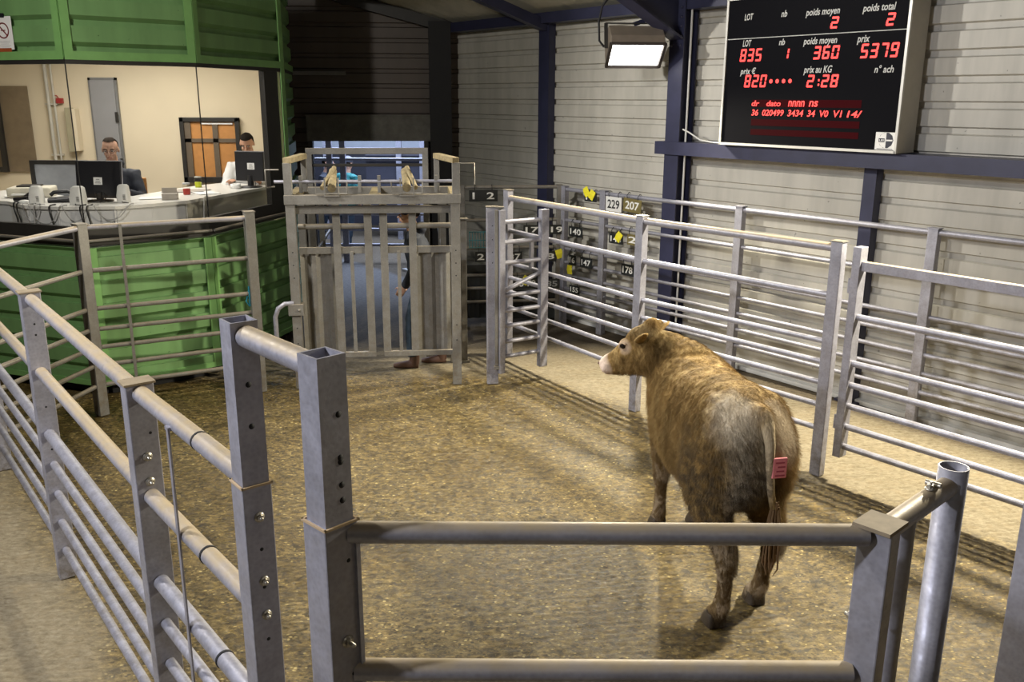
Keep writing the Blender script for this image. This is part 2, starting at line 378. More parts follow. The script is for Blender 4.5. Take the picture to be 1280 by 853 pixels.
def ribbed_wall(mb, p0, p1, z0, z1, nrm, period=0.2, phase=0.057, recess=0.045, depth=0.03, bev=0.012, mi=0, ztop=None):
    """horizontal ribbed sheet from p0 to p1 (plan points); nrm points to the viewed side"""
    prof = []; k = math.floor((z0-phase)/period)-1
    while True:
        zc = phase+k*period
        for dz, d in ((-recess/2-bev, 0), (-recess/2, -depth), (recess/2, -depth), (recess/2+bev, 0)):
            z = zc+dz
            if z0 <= z <= z1: prof.append((z, d))
        k += 1
        if zc > z1: break
    prof = [(z0, prof[0][1])]+prof+[(z1, prof[-1][1])]
    p0 = Vector(p0); p1 = Vector(p1); nrm = Vector(nrm); vs = []
    for z, d in prof:
        vs += [p0+nrm*d+UP*z, p1+nrm*d+UP*z]
    n = len(prof); fs = [(2*i, 2*i+1, 2*i+3, 2*i+2) for i in range(n-1)]
    off = len(vs)
    back = -nrm*(depth+0.03)
    vs += [p0+back+UP*z0, p1+back+UP*z0, p1+back+UP*z1, p0+back+UP*z1]
    fs += [(off+1, off, off+3, off+2), (0, off, off+1, 1), (2*n-2, 2*n-1, off+2, off+3)]
    mb.add(vs, fs, mi)

EAVE = 3.70
mb = MB(); ribbed_wall(mb, wp(-6.62, 0, 0), wp(11, 0, 0), 0.0, EAVE, NN)
setp(mb.build('wall_right', M['cream_clad']), kind='structure')
mb = MB(); mb.obox(wp(1.5, 0.03, 0.02), TT*19, NN*0.07, UP*0.04)
setp(mb.build('baseboard_right', M['white_plastic']), kind='structure')
# back wall (dark) with the doorway
az2 = R(84); B1 = Vector((math.sin(az2), math.cos(az2), 0)); B2 = Vector((-math.cos(az2), math.sin(az2), 0))
BC = Vector((-0.86, 13.0, 0))
def bw(s, off, z): return BC-B1*s-B2*off+UP*z     # s to the left of the corner, off towards the camera
mb = MB()
D0, D1, DT = 0.40, 1.94, 2.115     # doorway, distances left of the corner
ribbed_wall(mb, bw(D0, 0, 0), bw(-0.1, 0, 0), 0, DT, -B2)
ribbed_wall(mb, bw(9, 0, 0), bw(D1, 0, 0), 0, DT, -B2)
ribbed_wall(mb, bw(9, 0, 0), bw(-0.1, 0, 0), DT, 6.0, -B2)
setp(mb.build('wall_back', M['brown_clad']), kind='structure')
# side and rear walls of the hall, out of view
mb = MB(); mb.box(-15, -5, 0, -14.9, 15, 7)
setp(mb.build('wall_left', M['brown_clad']), kind='structure')
mb = MB(); mb.box(-15, -5.1, 0, 11, -5, 7)
setp(mb.build('wall_rear', M['brown_clad']), kind='structure')
# roof: sheet rising away from the side wall
K = 0.28
def rp(u, d, dz=0): return wp(u, d, EAVE-0.03+K*d+dz)
mb = MB(); vs = []; fs = []
us = [-10+i*0.09 for i in range(245)]
for i, u in enumerate(us):
    dz = 0.035 if i % 2 else 0.0
    vs += [rp(u, -0.1, dz), rp(u, 17, dz)]
for i in range(len(us)-1): fs.append((2*i, 2*i+1, 2*i+3, 2*i+2))
mb.add(vs, fs)
setp(mb.build('ceiling', M['roof_sheet']), kind='structure')
# eave beam, purlins, rafters
k = 1
def trim(mbx, mat):
    global k
    o = mbx.build('trim_%d' % k, mat); k += 1; return setp(o, kind='structure')
mb = MB(); mb.obox(wp(0, 0.10, 3.62), TT*18, NN*0.2, UP*0.12); trim(mb, M['navy'])
for d in (1.9, 3.8, 5.7, 7.6):
    mb = MB(); mb.bar(rp(-9, d, -0.10), rp(9, d, -0.10), 0.08, 0.18); trim(mb, M['navy'])
for u in (-4.4,):
    mb = MB(); mb.bar(rp(u, 0.1, -0.16), rp(u, 12, -0.16), 0.10, 0.12); trim(mb, M['navy'])
mb = MB(); mb.bar(bw(0.0, 0.12, 3.62), bw(8, 0.12, 3.62+8*K*0.9), 0.12, 0.14); trim(mb, M['dark_frame'])
mb = MB(); mb.obox(bw(0.16, 0.12, 1.85), B1*0.30, B2*0.22, UP*3.7); trim(mb, simple('black_steel', (.007, .007, .009), .7))
mb = MB(); mb.obox(bw(2.3, 0.05, 3.02), B1*1.7, B2*0.06, UP*0.05); trim(mb, M['galv_worn'])

# ================================================================== STEEL FRAME
def i_column(u, label, cat='column', ztop=3.75, full=True):
    t = thing('steel_column', label, cat, wp(u, 0.11, 0)); L = Matrix.Translation(-t.location)
    o0 = wp(u, 0, 0)-t.location
    mb = MB(); mb.obox(o0+NN*0.215+UP*ztop/2, TT*0.19, NN*0.014, UP*ztop); mb.build('front_flange', M['navy'], t)
    mb = MB(); mb.obox(o0+NN*0.02+UP*ztop/2, TT*0.19, NN*0.014, UP*ztop); mb.build('rear_flange', M['navy'], t)
    mb = MB(); mb.obox(o0+NN*0.117+UP*ztop/2, TT*0.012, NN*0.18, UP*ztop); mb.build('web', M['navy'], t)
    mb = MB(); mb.obox(o0+NN*0.11+UP*0.01, TT*0.3, NN*0.3, UP*0.02)
    for a in (-.12, .12):
        for b in (-.11, .11): mb.lathe([(0.015, 0), (0.015, 0.03), (0, 0.03)], o0+NN*(0.11+b)+TT*a+UP*0.02, 6)
    mb.build('base_plate', M['navy'], t)
    # haunched rafter welded on its head
    mb = MB()
    for w0, w1, dz0 in ((0.19, 0.014, 0.0),):
        a = o0+NN*0.22+UP*3.28; b = o0+NN*1.9+UP*4.02; c = o0+NN*9+UP*(EAVE+K*9-0.50)
        mb.bar(a, b, 0.19, 0.016); mb.bar(b, c, 0.19, 0.016)
        top0 = o0+NN*0.05+UP*3.66; top1 = o0+NN*9+UP*(EAVE+K*9-0.16)
        mb.bar(top0, top1, 0.19, 0.016)
        mb.extrude([a-TT*0.006, b-TT*0.006, c-TT*0.006, top1-TT*0.006, top0-TT*0.006], TT*0.012)
    mb.build('rafter', M['navy'], t)
    mb = MB()
    for i in range(5):
        for sgn in (-1, 1): mb.lathe([(0.014, 0), (0.014, 0.02), (0.0, 0.02)], o0+NN*0.222+TT*(0.06*sgn)+UP*(3.22+0.09*i), 6, axis=NN)
    mb.build('bolt_row', M['navy'], t)
    mb = MB(); mb.tube([o0+NN*0.14+TT*0.115+UP*0.3, o0+NN*0.14+TT*0.115+UP*3.6], 0.011, 8); mb.build('conduit', M['white_plastic'], t)
    return t
i_column(-2.16, 'navy blue steel column beside the lit floodlight, carrying a roof rafter')
i_column(2.44, 'navy blue steel column at the far right wall')
for u, zt, lab in ((-4.41, 3.6, 'slim navy wall post left of the floodlight, rising to the eave'), (0.045, 2.15, 'short navy wall post under the scoreboard beam')):
    mb = MB(); w = 0.19 if u < -1 else 0.12
    o0 = wp(u, 0, 0)
    for s_ in (-1, 1): mb.obox(UP*zt/2+NN*0.05+TT*(s_*(w/2-0.005)), TT*0.01, NN*0.10, UP*zt)
    mb.obox(UP*zt/2+NN*0.10, TT*w, NN*0.012, UP*zt)
    mb.obox(UP*0.01+NN*0.06, TT*(w+0.1), NN*0.14, UP*0.02)
    o = mb.build('wall_post', M['navy']); o.location = o0; setp(o, lab, 'wall post')
# scoreboard shelf beam (a channel)
mb = MB(); u0, u1 = -2.36, 6.0; um = (u0+u1)/2
mb.obox(wp(um, 0.255, 2.205)-wp(um, 0, 0), TT*(u1-u0), NN*0.012, UP*0.13)
for z in (2.146, 2.264): mb.obox(wp(um, 0.13, z)-wp(um, 0, 0), TT*(u1-u0), NN*0.25, UP*0.012)
o = mb.build('shelf_beam', M['navy']); o.location = wp(um, 0, 0); setp(o, 'long horizontal navy blue steel beam under the scoreboard', 'beam')
# loose white cable lying on the beam
mb = MB(); mb.tube([wp(-2.0, .24, 2.40), wp(-1.93, .22, 2.37), wp(-1.8, .2, 2.30), wp(-1.65, .2, 2.284), wp(-1.5, .21, 2.281)], 0.008, 8)
setp(mb.build('cable', M['white_plastic']), 'white cable running from the column onto the navy beam', 'cable')

# ================================================================== SCOREBOARD
OFF = 0.33
sb = thing('scoreboard', 'black electronic auction scoreboard with red LED figures on the navy beam', 'scoreboard', wp(-0.5, 0.2, 2.27))
sbl = sb.location.copy()
U0, U1, Z0, Z1 = -1.445, 0.385, 2.275, 3.60
def sp(u, z, off=OFF): return wp(u, off, z)-sbl
mb = MB(); mb.obox(sp((U0+U1)/2, (Z0+Z1)/2, 0.19), TT*(U1-U0), NN*0.26, UP*(Z1-Z0))
mb.build('housing', simple('scoreboard_housing', (0.42, 0.40, 0.35), 0.5, 0, 0.06), sb, 0.004)
mb = MB(); mb.obox(sp((U0+U1)/2, (Z0+Z1)/2, 0.322), TT*(U1-U0-.04), NN*0.008, UP*(Z1-Z0-.04))
scr, snt, sbd = newmat('scoreboard_face'); sbd.inputs['Base Color'].default_value = (0.004, 0.004, 0.006, 1); sbd.inputs['Roughness'].default_value = 0.5; sbd.inputs['Specular IOR Level'].default_value = 0.03
mb.build('screen', scr, sb)
mb = MB(); f = 0.022
for z in (Z0+f/2, Z1-f/2): mb.obox(sp((U0+U1)/2, z, 0.325), TT*(U1-U0+.004), NN*0.022, UP*f)
for u in (U0+f/2, U1-f/2): mb.obox(sp(u, (Z0+Z1)/2, 0.325), TT*f, NN*0.022, UP*(Z1-Z0))
mb.build('screen_frame', simple('scoreboard_frame', (0.60, 0.59, 0.56), 0.4, 0.2, 0.05), sb)
mb = MB()
printed = [('LOT', -1.24, 3.395, .096, .058), ('nb', -.838, 3.40, .062, .056), ('poids moyen', -.585, 3.375, .33, .075), ('poids total', -.044, 3.372, .29, .075),
    ('LOT', -1.24, 3.166, .096, .058), ('nb', -.839, 3.163, .062, .056), ('poids moyen', -.585, 3.14, .33, .075), ('prix', -.068, 3.135, .115, .075),
    ('prix €', -1.246, 2.905, .175, .075), ('prix au KG', -.557, 2.902, .28, .078), ('n° ach', .115, 2.91, .17, .06)]
for t_, u, z, w, h in printed: put_text(mb, t_, sp(u, z, 0.3275), TT, UP, w, h, bold=True, shear=0.18)
mb.obox(sp((U0+U1)/2, 3.237, 0.3275), TT*(U1-U0-.05), NN*0.003, UP*0.006)
mb.build('printed_text', simple('print_white', (0.55, 0.55, 0.53), 0.6, 0, 0.02), sb)
LED = emit('led_red', (1.0, 0.035, 0.03), 2.6); LEDD = emit('led_dim', (0.9, 0.02, 0.06), 0.045)
for m_ in (LEDD,):
    b_ = m_.node_tree.nodes['Principled BSDF']; b_.inputs['Base Color'].default_value = (.004, .001, .001, 1); b_.inputs['Specular IOR Level'].default_value = 0.02
SEG = {'0': 'abcdef', '1': 'bc', '2': 'abged', '3': 'abgcd', '5': 'afgcd', '6': 'afgcde', '7': 'abc', '8': 'abcdefg', '9': 'abcfgd'}
def digit(mb, ch, u, z, w, h, th=0.017):
    sh = 0.12
    def q(a0, b0, a1, b1):
        pts = [(a0, b0), (a1, b0), (a1, b1), (a0, b1)]
        mb.add([sp(u+a+sh*b, z+b, 0.3285) for a, b in pts], [(0, 1, 2, 3)])
    g = 0.005; m_ = h/2
    for s_ in SEG[ch]:
        if s_ == 'a': q(g, h-th, w-g, h)
        if s_ == 'g': q(g, m_-th/2, w-g, m_+th/2)
        if s_ == 'd': q(g, 0, w-g, th)
        if s_ == 'f': q(0, m_+g, th, h-g)
        if s_ == 'e': q(0, g, th, m_-g)
        if s_ == 'b': q(w-th, m_+g, w, h-g)
        if s_ == 'c': q(w-th, g, w, m_-g)
rows = [('2', -.335, 3.276, .07, .095), ('2', .172, 3.27, .07, .098), ('835', -1.265, 3.034, .065, .112), ('1', -.80, 3.045, .07, .09),
        ('360', -.478, 3.032, .067, .108), ('5379', -.03, 3.028, .066, .113), ('820', -1.195, 2.805, .066, .11), ('2', -.52, 2.80, .068, .105), ('28', -.375, 2.80, .068, .105)]
for t_, u, z, w, h in rows:
    mb = MB()
    for i, ch in enumerate(t_): digit(mb, ch, u+i*(w+.022), z, w, h)
    mb.build('led_figures', LED, sb)
mb = MB()
for i in range(4):
    c = sp(-.895+i*.068, 2.856, 0.3285); mb.add([c+TT*(.019*math.cos(a*PI/5))+UP*(.019*math.sin(a*PI/5)) for a in range(10)], [tuple(range(10))])
for dz in (0.012, 0.05): mb.add([sp(-.405+a, 2.80+dz+b, 0.3285) for a, b in ((0, 0), (.015, 0), (.015, .018), (0, .018))], [(0, 1, 2, 3)])
mb.build('led_dots', LED, sb)
mb = MB()
for t_, u, w in (('dr', -1.09, .085), ('dato', -.925, .155), ('nnnn', -.69, .17), ('ns', -.475, .09)): put_text(mb, t_, sp(u, 2.637, 0.3285), TT, UP, w, .05, bold=True, shear=0.15)
for t_, u, w in (('36', -1.085, .075), ('020499', -.965, .235), ('3434', -.69, .165), ('34', -.485, .08), ('V0', -.36, .085), ('V1', -.225, .085), ('14/', -.095, .14)):
    put_text(mb, t_, sp(u, 2.552, 0.3285), TT, UP, w, .056, bold=True, shear=0.15)
mb.build('led_message', LED, sb)
mb = MB()
for z0, z1 in ((2.63, 2.695), (2.463, 2.522), (2.378, 2.432)):
    mb.add([sp(-1.085, z0, .3268), sp(.03, z0, .3268), sp(.03, z1, .3268), sp(-1.085, z1, .3268)], [(0, 1, 2, 3)])
mb.build('message_bar', LEDD, sb)
mb = MB(); mb.obox(sp(.28, 2.372, .3275), TT*.178, NN*.003, UP*.14, 0)
c0 = sp(.285, 2.378, .3295); r_ = 0.062
def sector(a0, a1, r, mi, off=0.0):
    mb.add([c0+NN*off]+[c0+NN*off+TT*(r*math.cos(R(a0+(a1-a0)*i/10)))+UP*(r*math.sin(R(a0+(a1-a0)*i/10))) for i in range(11)], [tuple(range(12))], mi)
sector(0, 360, r_+.003, 1, -0.0004); sector(90, 270, r_, 0); sector(0, 90, r_-.001, 1, .0002); sector(270, 360, r_-.001, 1, .0002)
mb.obox(c0+TT*-.038+NN*.001, TT*.052, NN*.001, UP*.03, 1); put_text(mb, 'LEI', c0+TT*-.058+UP*-.008+NN*.002, TT, UP, .04, .016, 0, True)
mb.obox(c0+TT*.03+NN*.001, TT*.055, NN*.001, UP*.012, 0); mb.obox(sp(.28, 2.309, .3295), TT*.14, NN*.001, UP*.004, 1)
mb.build('maker_logo', [M['paper'], simple('logo_ink', (0.01, 0.012, 0.03), 0.5)], sb)
mb = MB(); mb.tube([sp(U0-.01, 2.75, .2), sp(U0-.05, 2.72, .2), sp(U0-.06, 2.6, .2), sp(U0-.045, 2.42, .2), sp(U0-.06, 2.28, .22)], 0.006, 6); mb.build('cable', M['hole'], sb)

# ================================================================== FLOODLIGHT
fl = thing('floodlight', 'lit floodlight with brown metal hood hanging beside the navy column', 'floodlight', wp(-2.34, 0.62, 3.14))
fl.rotation_euler = (0, 0, R(4))
q = Matrix.Rotation(R(52), 3, 'X')   # local: +x width, -y forward (towards the ring), tilted downward
def fq(x, y, z): return q @ Vector((x, y, z))
FH = simple('flood_housing', (0.20, 0.165, 0.13), 0.5, 0.3)
mb = MB(); prof = [(-.02, -.17), (.10, -.19), (.24, -.12), (.28, .02), (.22, .14), (.06, .19), (-.02, .17)]
a = [fq(-.27, y, z) for y, z in prof]; b = [fq(.27, y, z) for y, z in prof]; n = len(prof)
mb.add(a+b, [tuple(range(n)), tuple(range(2*n-1, n-1, -1))]+[(i, n+i, n+i+1, i+1) for i in range(n-1)])
mb.build('housing', FH, fl, 0.006)
mb = MB(); r4 = [(-.27, -.17), (.27, -.17), (.27, .17), (-.27, .17)]
for (x0, z0), (x1, z1) in zip(r4, r4[1:]+r4[:1]): mb.bar(fq(x0, -.03, z0), fq(x1, -.03, z1), 0.03, 0.03)
mb.build('bezel', simple('flood_bezel', (.06, .05, .045), .4, .4), fl)
mb = MB(); mb.add([fq(-.25, -.022, -.155), fq(.25, -.022, -.155), fq(.25, -.022, .155), fq(-.25, -.022, .155)], [(0, 1, 2, 3)])
mb.build('lamp_glass', emit('lamp_glow', (1.0, 0.97, 0.92), 9.0), fl)
mb = MB(); mb.bar(fq(-.29, .06, 0), fq(-.29, .06, 0)+Vector((0, .05, .24)), .012, .035, (1, 0, 0)); mb.bar(fq(.29, .06, 0), fq(.29, .06, 0)+Vector((0, .05, .24)), .012, .035, (1, 0, 0))
mb.bar(fq(-.295, .06, 0)+Vector((0, .05, .24)), fq(.295, .06, 0)+Vector((0, .05, .24)), .035, .012)
mb.build('bracket', M['dark_frame'], fl)
mb = MB(); mb.tube([(-.30, .1, .06), (-.35, .1, .12), (-.36, .1, .3), (-.33, .1, .45), (-.24, .12, .56), (-.15, .2, .6)], .011, 8); mb.build('cable', M['hole'], fl)
mb = MB(); mb.bar((0.0, .1, .28), (0.22, .14, .36), .04, .04); mb.bar((0.22, .14, .36), (.42, .16, .40), .04, .04); mb.build('wall_arm', M['navy'], fl)

# ================================================================== FENCES
def hdir(p0, p1):
    d = Vector((p1[0]-p0[0], p1[1]-p0[1], 0)); return d.normalized()
def post_mesh(p, d, w, dp, z0, z1, holes=(), cap=None, hollow=False, lip=True):
    """p plan point, d unit direction of the run, w along the run, dp across"""
    mb = MB(); c = Vector((p[0], p[1], 0)); s_ = UP.cross(d)
    if hollow:
        t = 0.006
        for sg in (-1, 1):
            mb.obox(c+d*(sg*(w/2-t/2))+UP*(z0+z1)/2, d*t, s_*dp, UP*(z1-z0)); mb.obox(c+s_*(sg*(dp/2-t/2))+UP*(z0+z1)/2, d*(w-2*t), s_*t, UP*(z1-z0))
    else: mb.obox(c+UP*(z0+z1)/2, d*w, s_*dp, UP*(z1-z0))
    for (face, off, z) in holes:
        nrm = {'+d': d, '-d': -d, '+s': s_, '-s': -s_}[face]; ext = (w if 'd' in face else dp)/2; lat = s_ if 'd' in face else d
        mb.lathe([(0.0085, -0.004), (0.0085, 0.0006), (0, 0.0006)], c+nrm*ext+lat*off+UP*z, 10, 1, nrm)
    return mb
def rails(parent, p0, p1, hs, rs, mats, org, name='rail'):
    p0 = Vector((p0[0], p0[1], 0)); p1 = Vector((p1[0], p1[1], 0))
    for h, r, m_ in zip(hs, rs, mats):
        mb = MB(); mb.tube([p0+UP*h-org, p1+UP*h-org], r, 16); mb.build(name, m_, parent)
def bolts(mb, c, nrm, r=0.012, l=0.03):
    c = Vector(c); nrm = Vector(nrm)
    mb.lathe([(r*1.5, -0.001), (r*1.5, 0.003), (0, 0.003)], c, 12, axis=nrm); mb.lathe([(r, 0), (r, 0.012), (0, 0.012)], c, 6, axis=nrm, smooth=False); mb.lathe([(r*.5, 0), (r*.5, l), (0, l)], c, 8, axis=nrm)
def shift(mb, org): mb.v = [(x-org[0], y-org[1], z-org[2]) for x, y, z in mb.v]; return mb
def fence(label, pts, w, dp, ztops, hs, rs, mats, postmat, capmat=None, name='rail_fence', cat='fence', feet=None, postholes=None, skip=()):
    org = Vector((pts[0][0], pts[0][1], 0)); t = thing(name, label, cat, org)
    for i, p in enumerate(pts):
        if i in skip: continue
        d = hdir(pts[max(i-1, 0)], pts[min(i+1, len(pts)-1)]); zt = ztops[i] if isinstance(ztops, (list, tuple)) else ztops
        mb = post_mesh(p, d, w, dp, 0, zt, (postholes or {}).get(i, ())); o = shift(mb, org).build('post', [postmat, M['hole']], t, 0.004)
        mb = MB(); c = Vector((p[0], p[1], 0)); s_ = UP.cross(d); mb.obox(c+UP*(zt+.004), d*(w+.012), s_*(dp+.012), UP*.008); shift(mb, org).build('post_cap', capmat or postmat, t)
    for i in range(len(pts)-1):
        d = hdir(pts[i], pts[i+1]); a = Vector((*pts[i], 0))+d*w*0.45; b = Vector((*pts[i+1], 0))-d*w*0.45
        rails(t, a, b, hs, rs, mats, org)
    return t, org
G_, GD, GW = M['galv'], M['galv_dust'], M['galv_worn']
# -- right side of the ring: three posts
HR = [1.70, 1.36, 1.02, .865, .71, .54, .36]
E_, F_, Gp = (-.045, 9.36), (1.10, 7.585), (2.275, 6.185)
ring_r, org = fence('galvanised rail fence behind the bull, along the right side of the ring', [E_, F_, Gp], .085, .07, [1.78, 1.74, 1.745], HR, [.03, .024, .021, .021, .021, .021, .021], [GD, G_, G_, G_, G_, G_, G_], G_, GW)
# extra gate rail stub by the corner post
d = hdir(E_, F_); p = Vector((*E_, 0))+d*0.44
mb = MB(); mb.obox(p+UP*1.19, d*.035, UP.cross(d)*.035, UP*.36); shift(mb, org).build('rail_spacer', G_, ring_r)
# -- right gate (hung on the third post, runs out of the frame)
ga, gb = Vector((2.362, 6.085, 0)), Vector((4.35, 3.62, 0)); d = (gb-ga).normalized()
t = thing('ring_gate', 'wide galvanised ring gate with flat top bar, right of the bull', 'gate', ga)
for p in (ga+d*.03, gb): mb = post_mesh(p, d, .06, .09, .20, 1.73); shift(mb, ga).build('gate_stile', [G_, M['hole']], t, .003)
mb = MB(); mb.bar(ga+d*.06+UP*1.60, gb+UP*1.60, .05, .065); shift(mb, ga).build('top_bar', GD, t, .003)
rails(t, ga+d*.06, gb, [1.24, .905, .745, .588, .432, .28], [.023]*6, [G_]*6, ga)
mb = MB()
for z in (.45, 1.45): mb.tube([ga-d*.02+UP*(z-.05), ga-d*.02+UP*(z+.05)], .018, 12)
shift(mb, ga).build('hinge', G_, t)
# -- alley fence close to the wall
HA = [1.655, 1.29, .945, .78, .62, .455, .29]
ra = [(.62, 10.78), (1.045, 10.26), (2.235, 8.785), (3.45, 7.285), (4.66, 5.80)]
fence('long galvanised alley fence standing close to the cream wall', ra, .085, .07, 1.685, HA, [.024]+[.02]*6, [G_]*7, G_, None)
# -- cross fence between crush and alley, where the number plates hang
lb = [(-.60, 10.67), (.56, 10.80)]
fence('low cross rail fence behind the swing gate, hung with number plates', lb, .06, .06, 1.70, [1.68, 1.29, .955, .623, .462, .294], [.02]*6, [GW]*6, GW)
# -- short swing gate beside the crush
sa, sb_ = Vector((-.105, 8.31, 0)), Vector((.30, 8.56, 0)); d = (sb_-sa).normalized()
t = thing('swing_gate', 'short galvanised swing gate standing open beside the crush', 'gate', sa)
for p, z0, z1, w in ((sa, .12, 1.70, .06), (sb_, .12, 1.68, .085)): mb = post_mesh(p, d, w, .06, z0, z1); shift(mb, sa).build('gate_stile', [G_, M['hole']], t, .003)
rails(t, sa, sb_-d*.04, [1.585, 1.395, 1.20, .885, .735, .585, .43, .28], [.021]*8, [G_]*8, sa)
mb = MB(); mb.tube([sa+UP*.92, sb_-d*.04+UP*1.07], .021, 14); shift(mb, sa).build('brace', G_, t)
# -- gate post between crush and swing gate
d = hdir((-.2, 8.34), (-.1, 8.62))
t = thing('gate_post', 'tall galvanised gate post with bolt holes between the crush and the swing gate', 'post', (-.19, 8.36, 0)); o_ = t.location.copy()
mb = post_mesh((-.19, 8.36), B1, .11, .07, 0, 1.72, [('-s', .0, z) for z in (1.55, 1.42, 1.30, 1.20)]); shift(mb, o_).build('post_body', [G_, M['hole']], t, .004)
mb = MB(); mb.obox(Vector((-.19, 8.36, 1.725)), B1*.12, B2*.08, UP*.01); mb.obox(Vector((-.12, 8.33, 1.725)), B1*.08, B2*.06, UP*.01); shift(mb, o_).build('cap_plate', GW, t)
mb = MB(); mb.obox(Vector((-.150, 8.30, .95)), B1*.03, B2*.04, UP*1.5); shift(mb, o_).build('slam_rail', GW, t, .003)
mb = MB(); mb.obox(Vector((-.14, 8.32, .18)), B1*.07, B2*.09, UP*.03); shift(mb, o_).build('foot_bracket', GW, t)
t = thing('gate_post', 'thin pale post just right of the crush frame', 'post', (-.50, 9.1, 0)); o_ = t.location.copy()
mb = MB(); mb.obox(Vector((0, 0, .76)), B1*.06, B2*.05, UP*1.5); mb.build('post_body', GW, t, .003)
mb = MB(); mb.obox(Vector((0, 0, 1.515)), B1*.09, B2*.07, UP*.01); mb.build('cap_plate', GW, t)
mb = MB(); mb.obox(Vector((0, 0, .01)), B1*.1, B2*.1, UP*.02); mb.build('foot_plate', GW, t)
# -- left side of the ring (nearest the camera on the left)
HL = [1.655, 1.25, .89, .71, .533, .355, .18]
PA, PB, PC, PD = (-2.585, 4.68), (-1.375, 3.12), (-.735, 2.33), (-.445, 2.005)
dl = hdir(PA, PC); P0 = (PA[0]-dl.x*1.97, PA[1]-dl.y*1.97)
holesA = {1: [('+d', .0, z) for z in (1.52, 1.46, 1.05, .8)], 2: [('+d', .02, 1.50), ('+d', .0, .42)]}
left, org = fence('dusty galvanised rail fence running along the left side of the ring', [P0, PA, PB, PC], .075, .10, [1.69, 1.69, 1.69, 1.70], HL, [.031, .030, .030, .021, .021, .021, .021], [GD, GD, G_, G_, G_, G_, G_], G_, M['cap'], skip=(3,), postholes=holesA)
d = dl; s_ = UP.cross(d)
for z in (1.41, 1.31):
    mb = MB(); bolts(mb, Vector((*PB, 0))+d*.038+s_*.0+UP*z, d); shift(mb, org).build('bolt', M['bolt'], left)
def tallpost(p, d, wl, wu, z1, zt, parent, org, holes, bl):
    mb = post_mesh(p, d, wl, wl, 0, z1, holes); shift(mb, org).build('post', [G_, M['hole']], parent, .004)
    mb = post_mesh(p, d, wu, wu, z1-.02, zt, [(f_, o_, z_) for f_, o_, z_ in bl], hollow=True); shift(mb, org).build('extension_post', [G_, M['hole']], parent)
    mb = MB(); c = Vector((*p, 0)); s2 = UP.cross(d)
    for sg in (-1, 1):
        mb.obox(c+d*sg*wl/2+UP*z1, d*.006, s2*(wl+.006), UP*.006); mb.obox(c+s2*sg*wl/2+UP*z1, d*(wl+.006), s2*.006, UP*.006)
    shift(mb, org).build('collar', simple('collar_rust', (.45, .33, .2), .6), parent)
hC = [('+d', .0, z) for z in (1.46, 1.34, 1.17)]
tallpost(PC, dl, .086, .076, 1.655, 2.125, left, org, hC, [('+d', .0, 1.83), ('+d', .0, 1.95)])
for z in (1.56, 1.36, 1.25):
    mb = MB(); bolts(mb, Vector((*PC, 0))+d*.043+UP*z, d, .010, .02); shift(mb, org).build('bolt', M['bolt'], left)
# couplings and the flat latch strap
for h, f_ in ((1.655, .62), (1.25, .60), (.89, .66)):
    c = Vector((*PB, 0)).lerp(Vector((*PC, 0)), f_)+UP*h; mb = MB(); mb.tube([c-d*.005, c+d*.005], .0325, 18); shift(mb, org).build('coupling', M['hole'], left)
pS = Vector((*PB, 0)).lerp(Vector((*PC, 0)), .42)+s_*(-.035)
mb = MB(); mb.obox(pS+UP*.93, d*.022, s_*.006, UP*1.42); mb.obox(pS+UP*1.645+s_*.015, d*.03, s_*.04, UP*.012); shift(mb, org).build('flat_strap', G_, left)
# -- front barrier between the tall post and the corner post nearest the camera
front = thing('front_barrier', 'front barrier with tall open-topped post and thick dusty rails nearest the camera', 'fence', (*PD, 0)); org = front.location.copy()
dd = Vector((math.sin(R(134)), math.cos(R(134)), 0))
tallpost(PD, dd, .096, .080, 1.70, 2.125, front, org, [('+d', .015, 1.60), ('+d', .015, 1.28)], [('+d', .012, z) for z in (1.98, 1.87, 1.86, 1.80, 1.76)])
mb = MB(); bolts(mb, Vector((*PD, 0))+dd*.048+UP.cross(dd)*0+UP*1.38, dd, .011, .03); shift(mb, org).build('bolt', M['bolt'], front)
mb = MB(); mb.obox(Vector((*PD, .83))+dd*.052+UP.cross(dd)*.04, dd*.008, UP.cross(dd)*.012, UP*1.66); shift(mb, org).build('flange', G_, front)
CE = Vector((.905, 2.0, 0)); PFp = Vector((1.225, 2.30, 0)); de = (PFp-CE).normalized(); se = UP.cross(de)
for h, r_, m_ in ((1.665, .0275, GD), (1.275, .029, GD), (.89, .021, G_), (.71, .021, G_), (.53, .021, G_), (.35, .021, G_)):
    mb = MB(); mb.tube([Vector((PD[0]+.045, PD[1], h)), Vector((CE.x-.03, CE.y, h))], r_, 20); shift(mb, org).build('rail', m_, front)
mb = post_mesh(CE, de, .052, .085, 0, 1.69, [('+s', .0, 1.60), ('+s', .0, 1.30)]); shift(mb, org).build('post', [G_, M['hole']], front, .004)
mb = MB(); mb.obox(CE+UP*1.696, de*.10, se*.095, UP*.010); shift(mb, org).build('post_cap', M['cap'], front)
mb = MB(); bolts(mb, CE+se*.0425+UP*1.42, se, .010, .02); shift(mb, org).build('bolt', M['bolt'], front)
mb = MB(); mb.tube([CE+de*.03+UP*1.668, PFp-de*.02+UP*1.668], .029, 18); shift(mb, org).build('rail', GD, front)
c = CE.lerp(PFp, .33); mb = MB(); mb.tube([c, c+UP*1.66], .029, 18); shift(mb, org).build('upright_pipe', G_, front)
mb = MB(); mb.lathe([(.040, 0), (.040, 1.72), (.036, 1.72), (.036, 1.60)], PFp, 22); shift(mb, org).build('corner_pipe', G_, front)
c = CE.lerp(PFp, .70)+UP*1.695; mb = MB(); mb.obox(c, de*.05, se*.018, UP*.02); mb.tube([c-se*.02+UP*.012, c+se*.02+UP*.012], .008, 8); bolts(mb, c+UP*.005-de*.02, UP, .009, .02); shift(mb, org).build('clamp', M['bolt'], front)
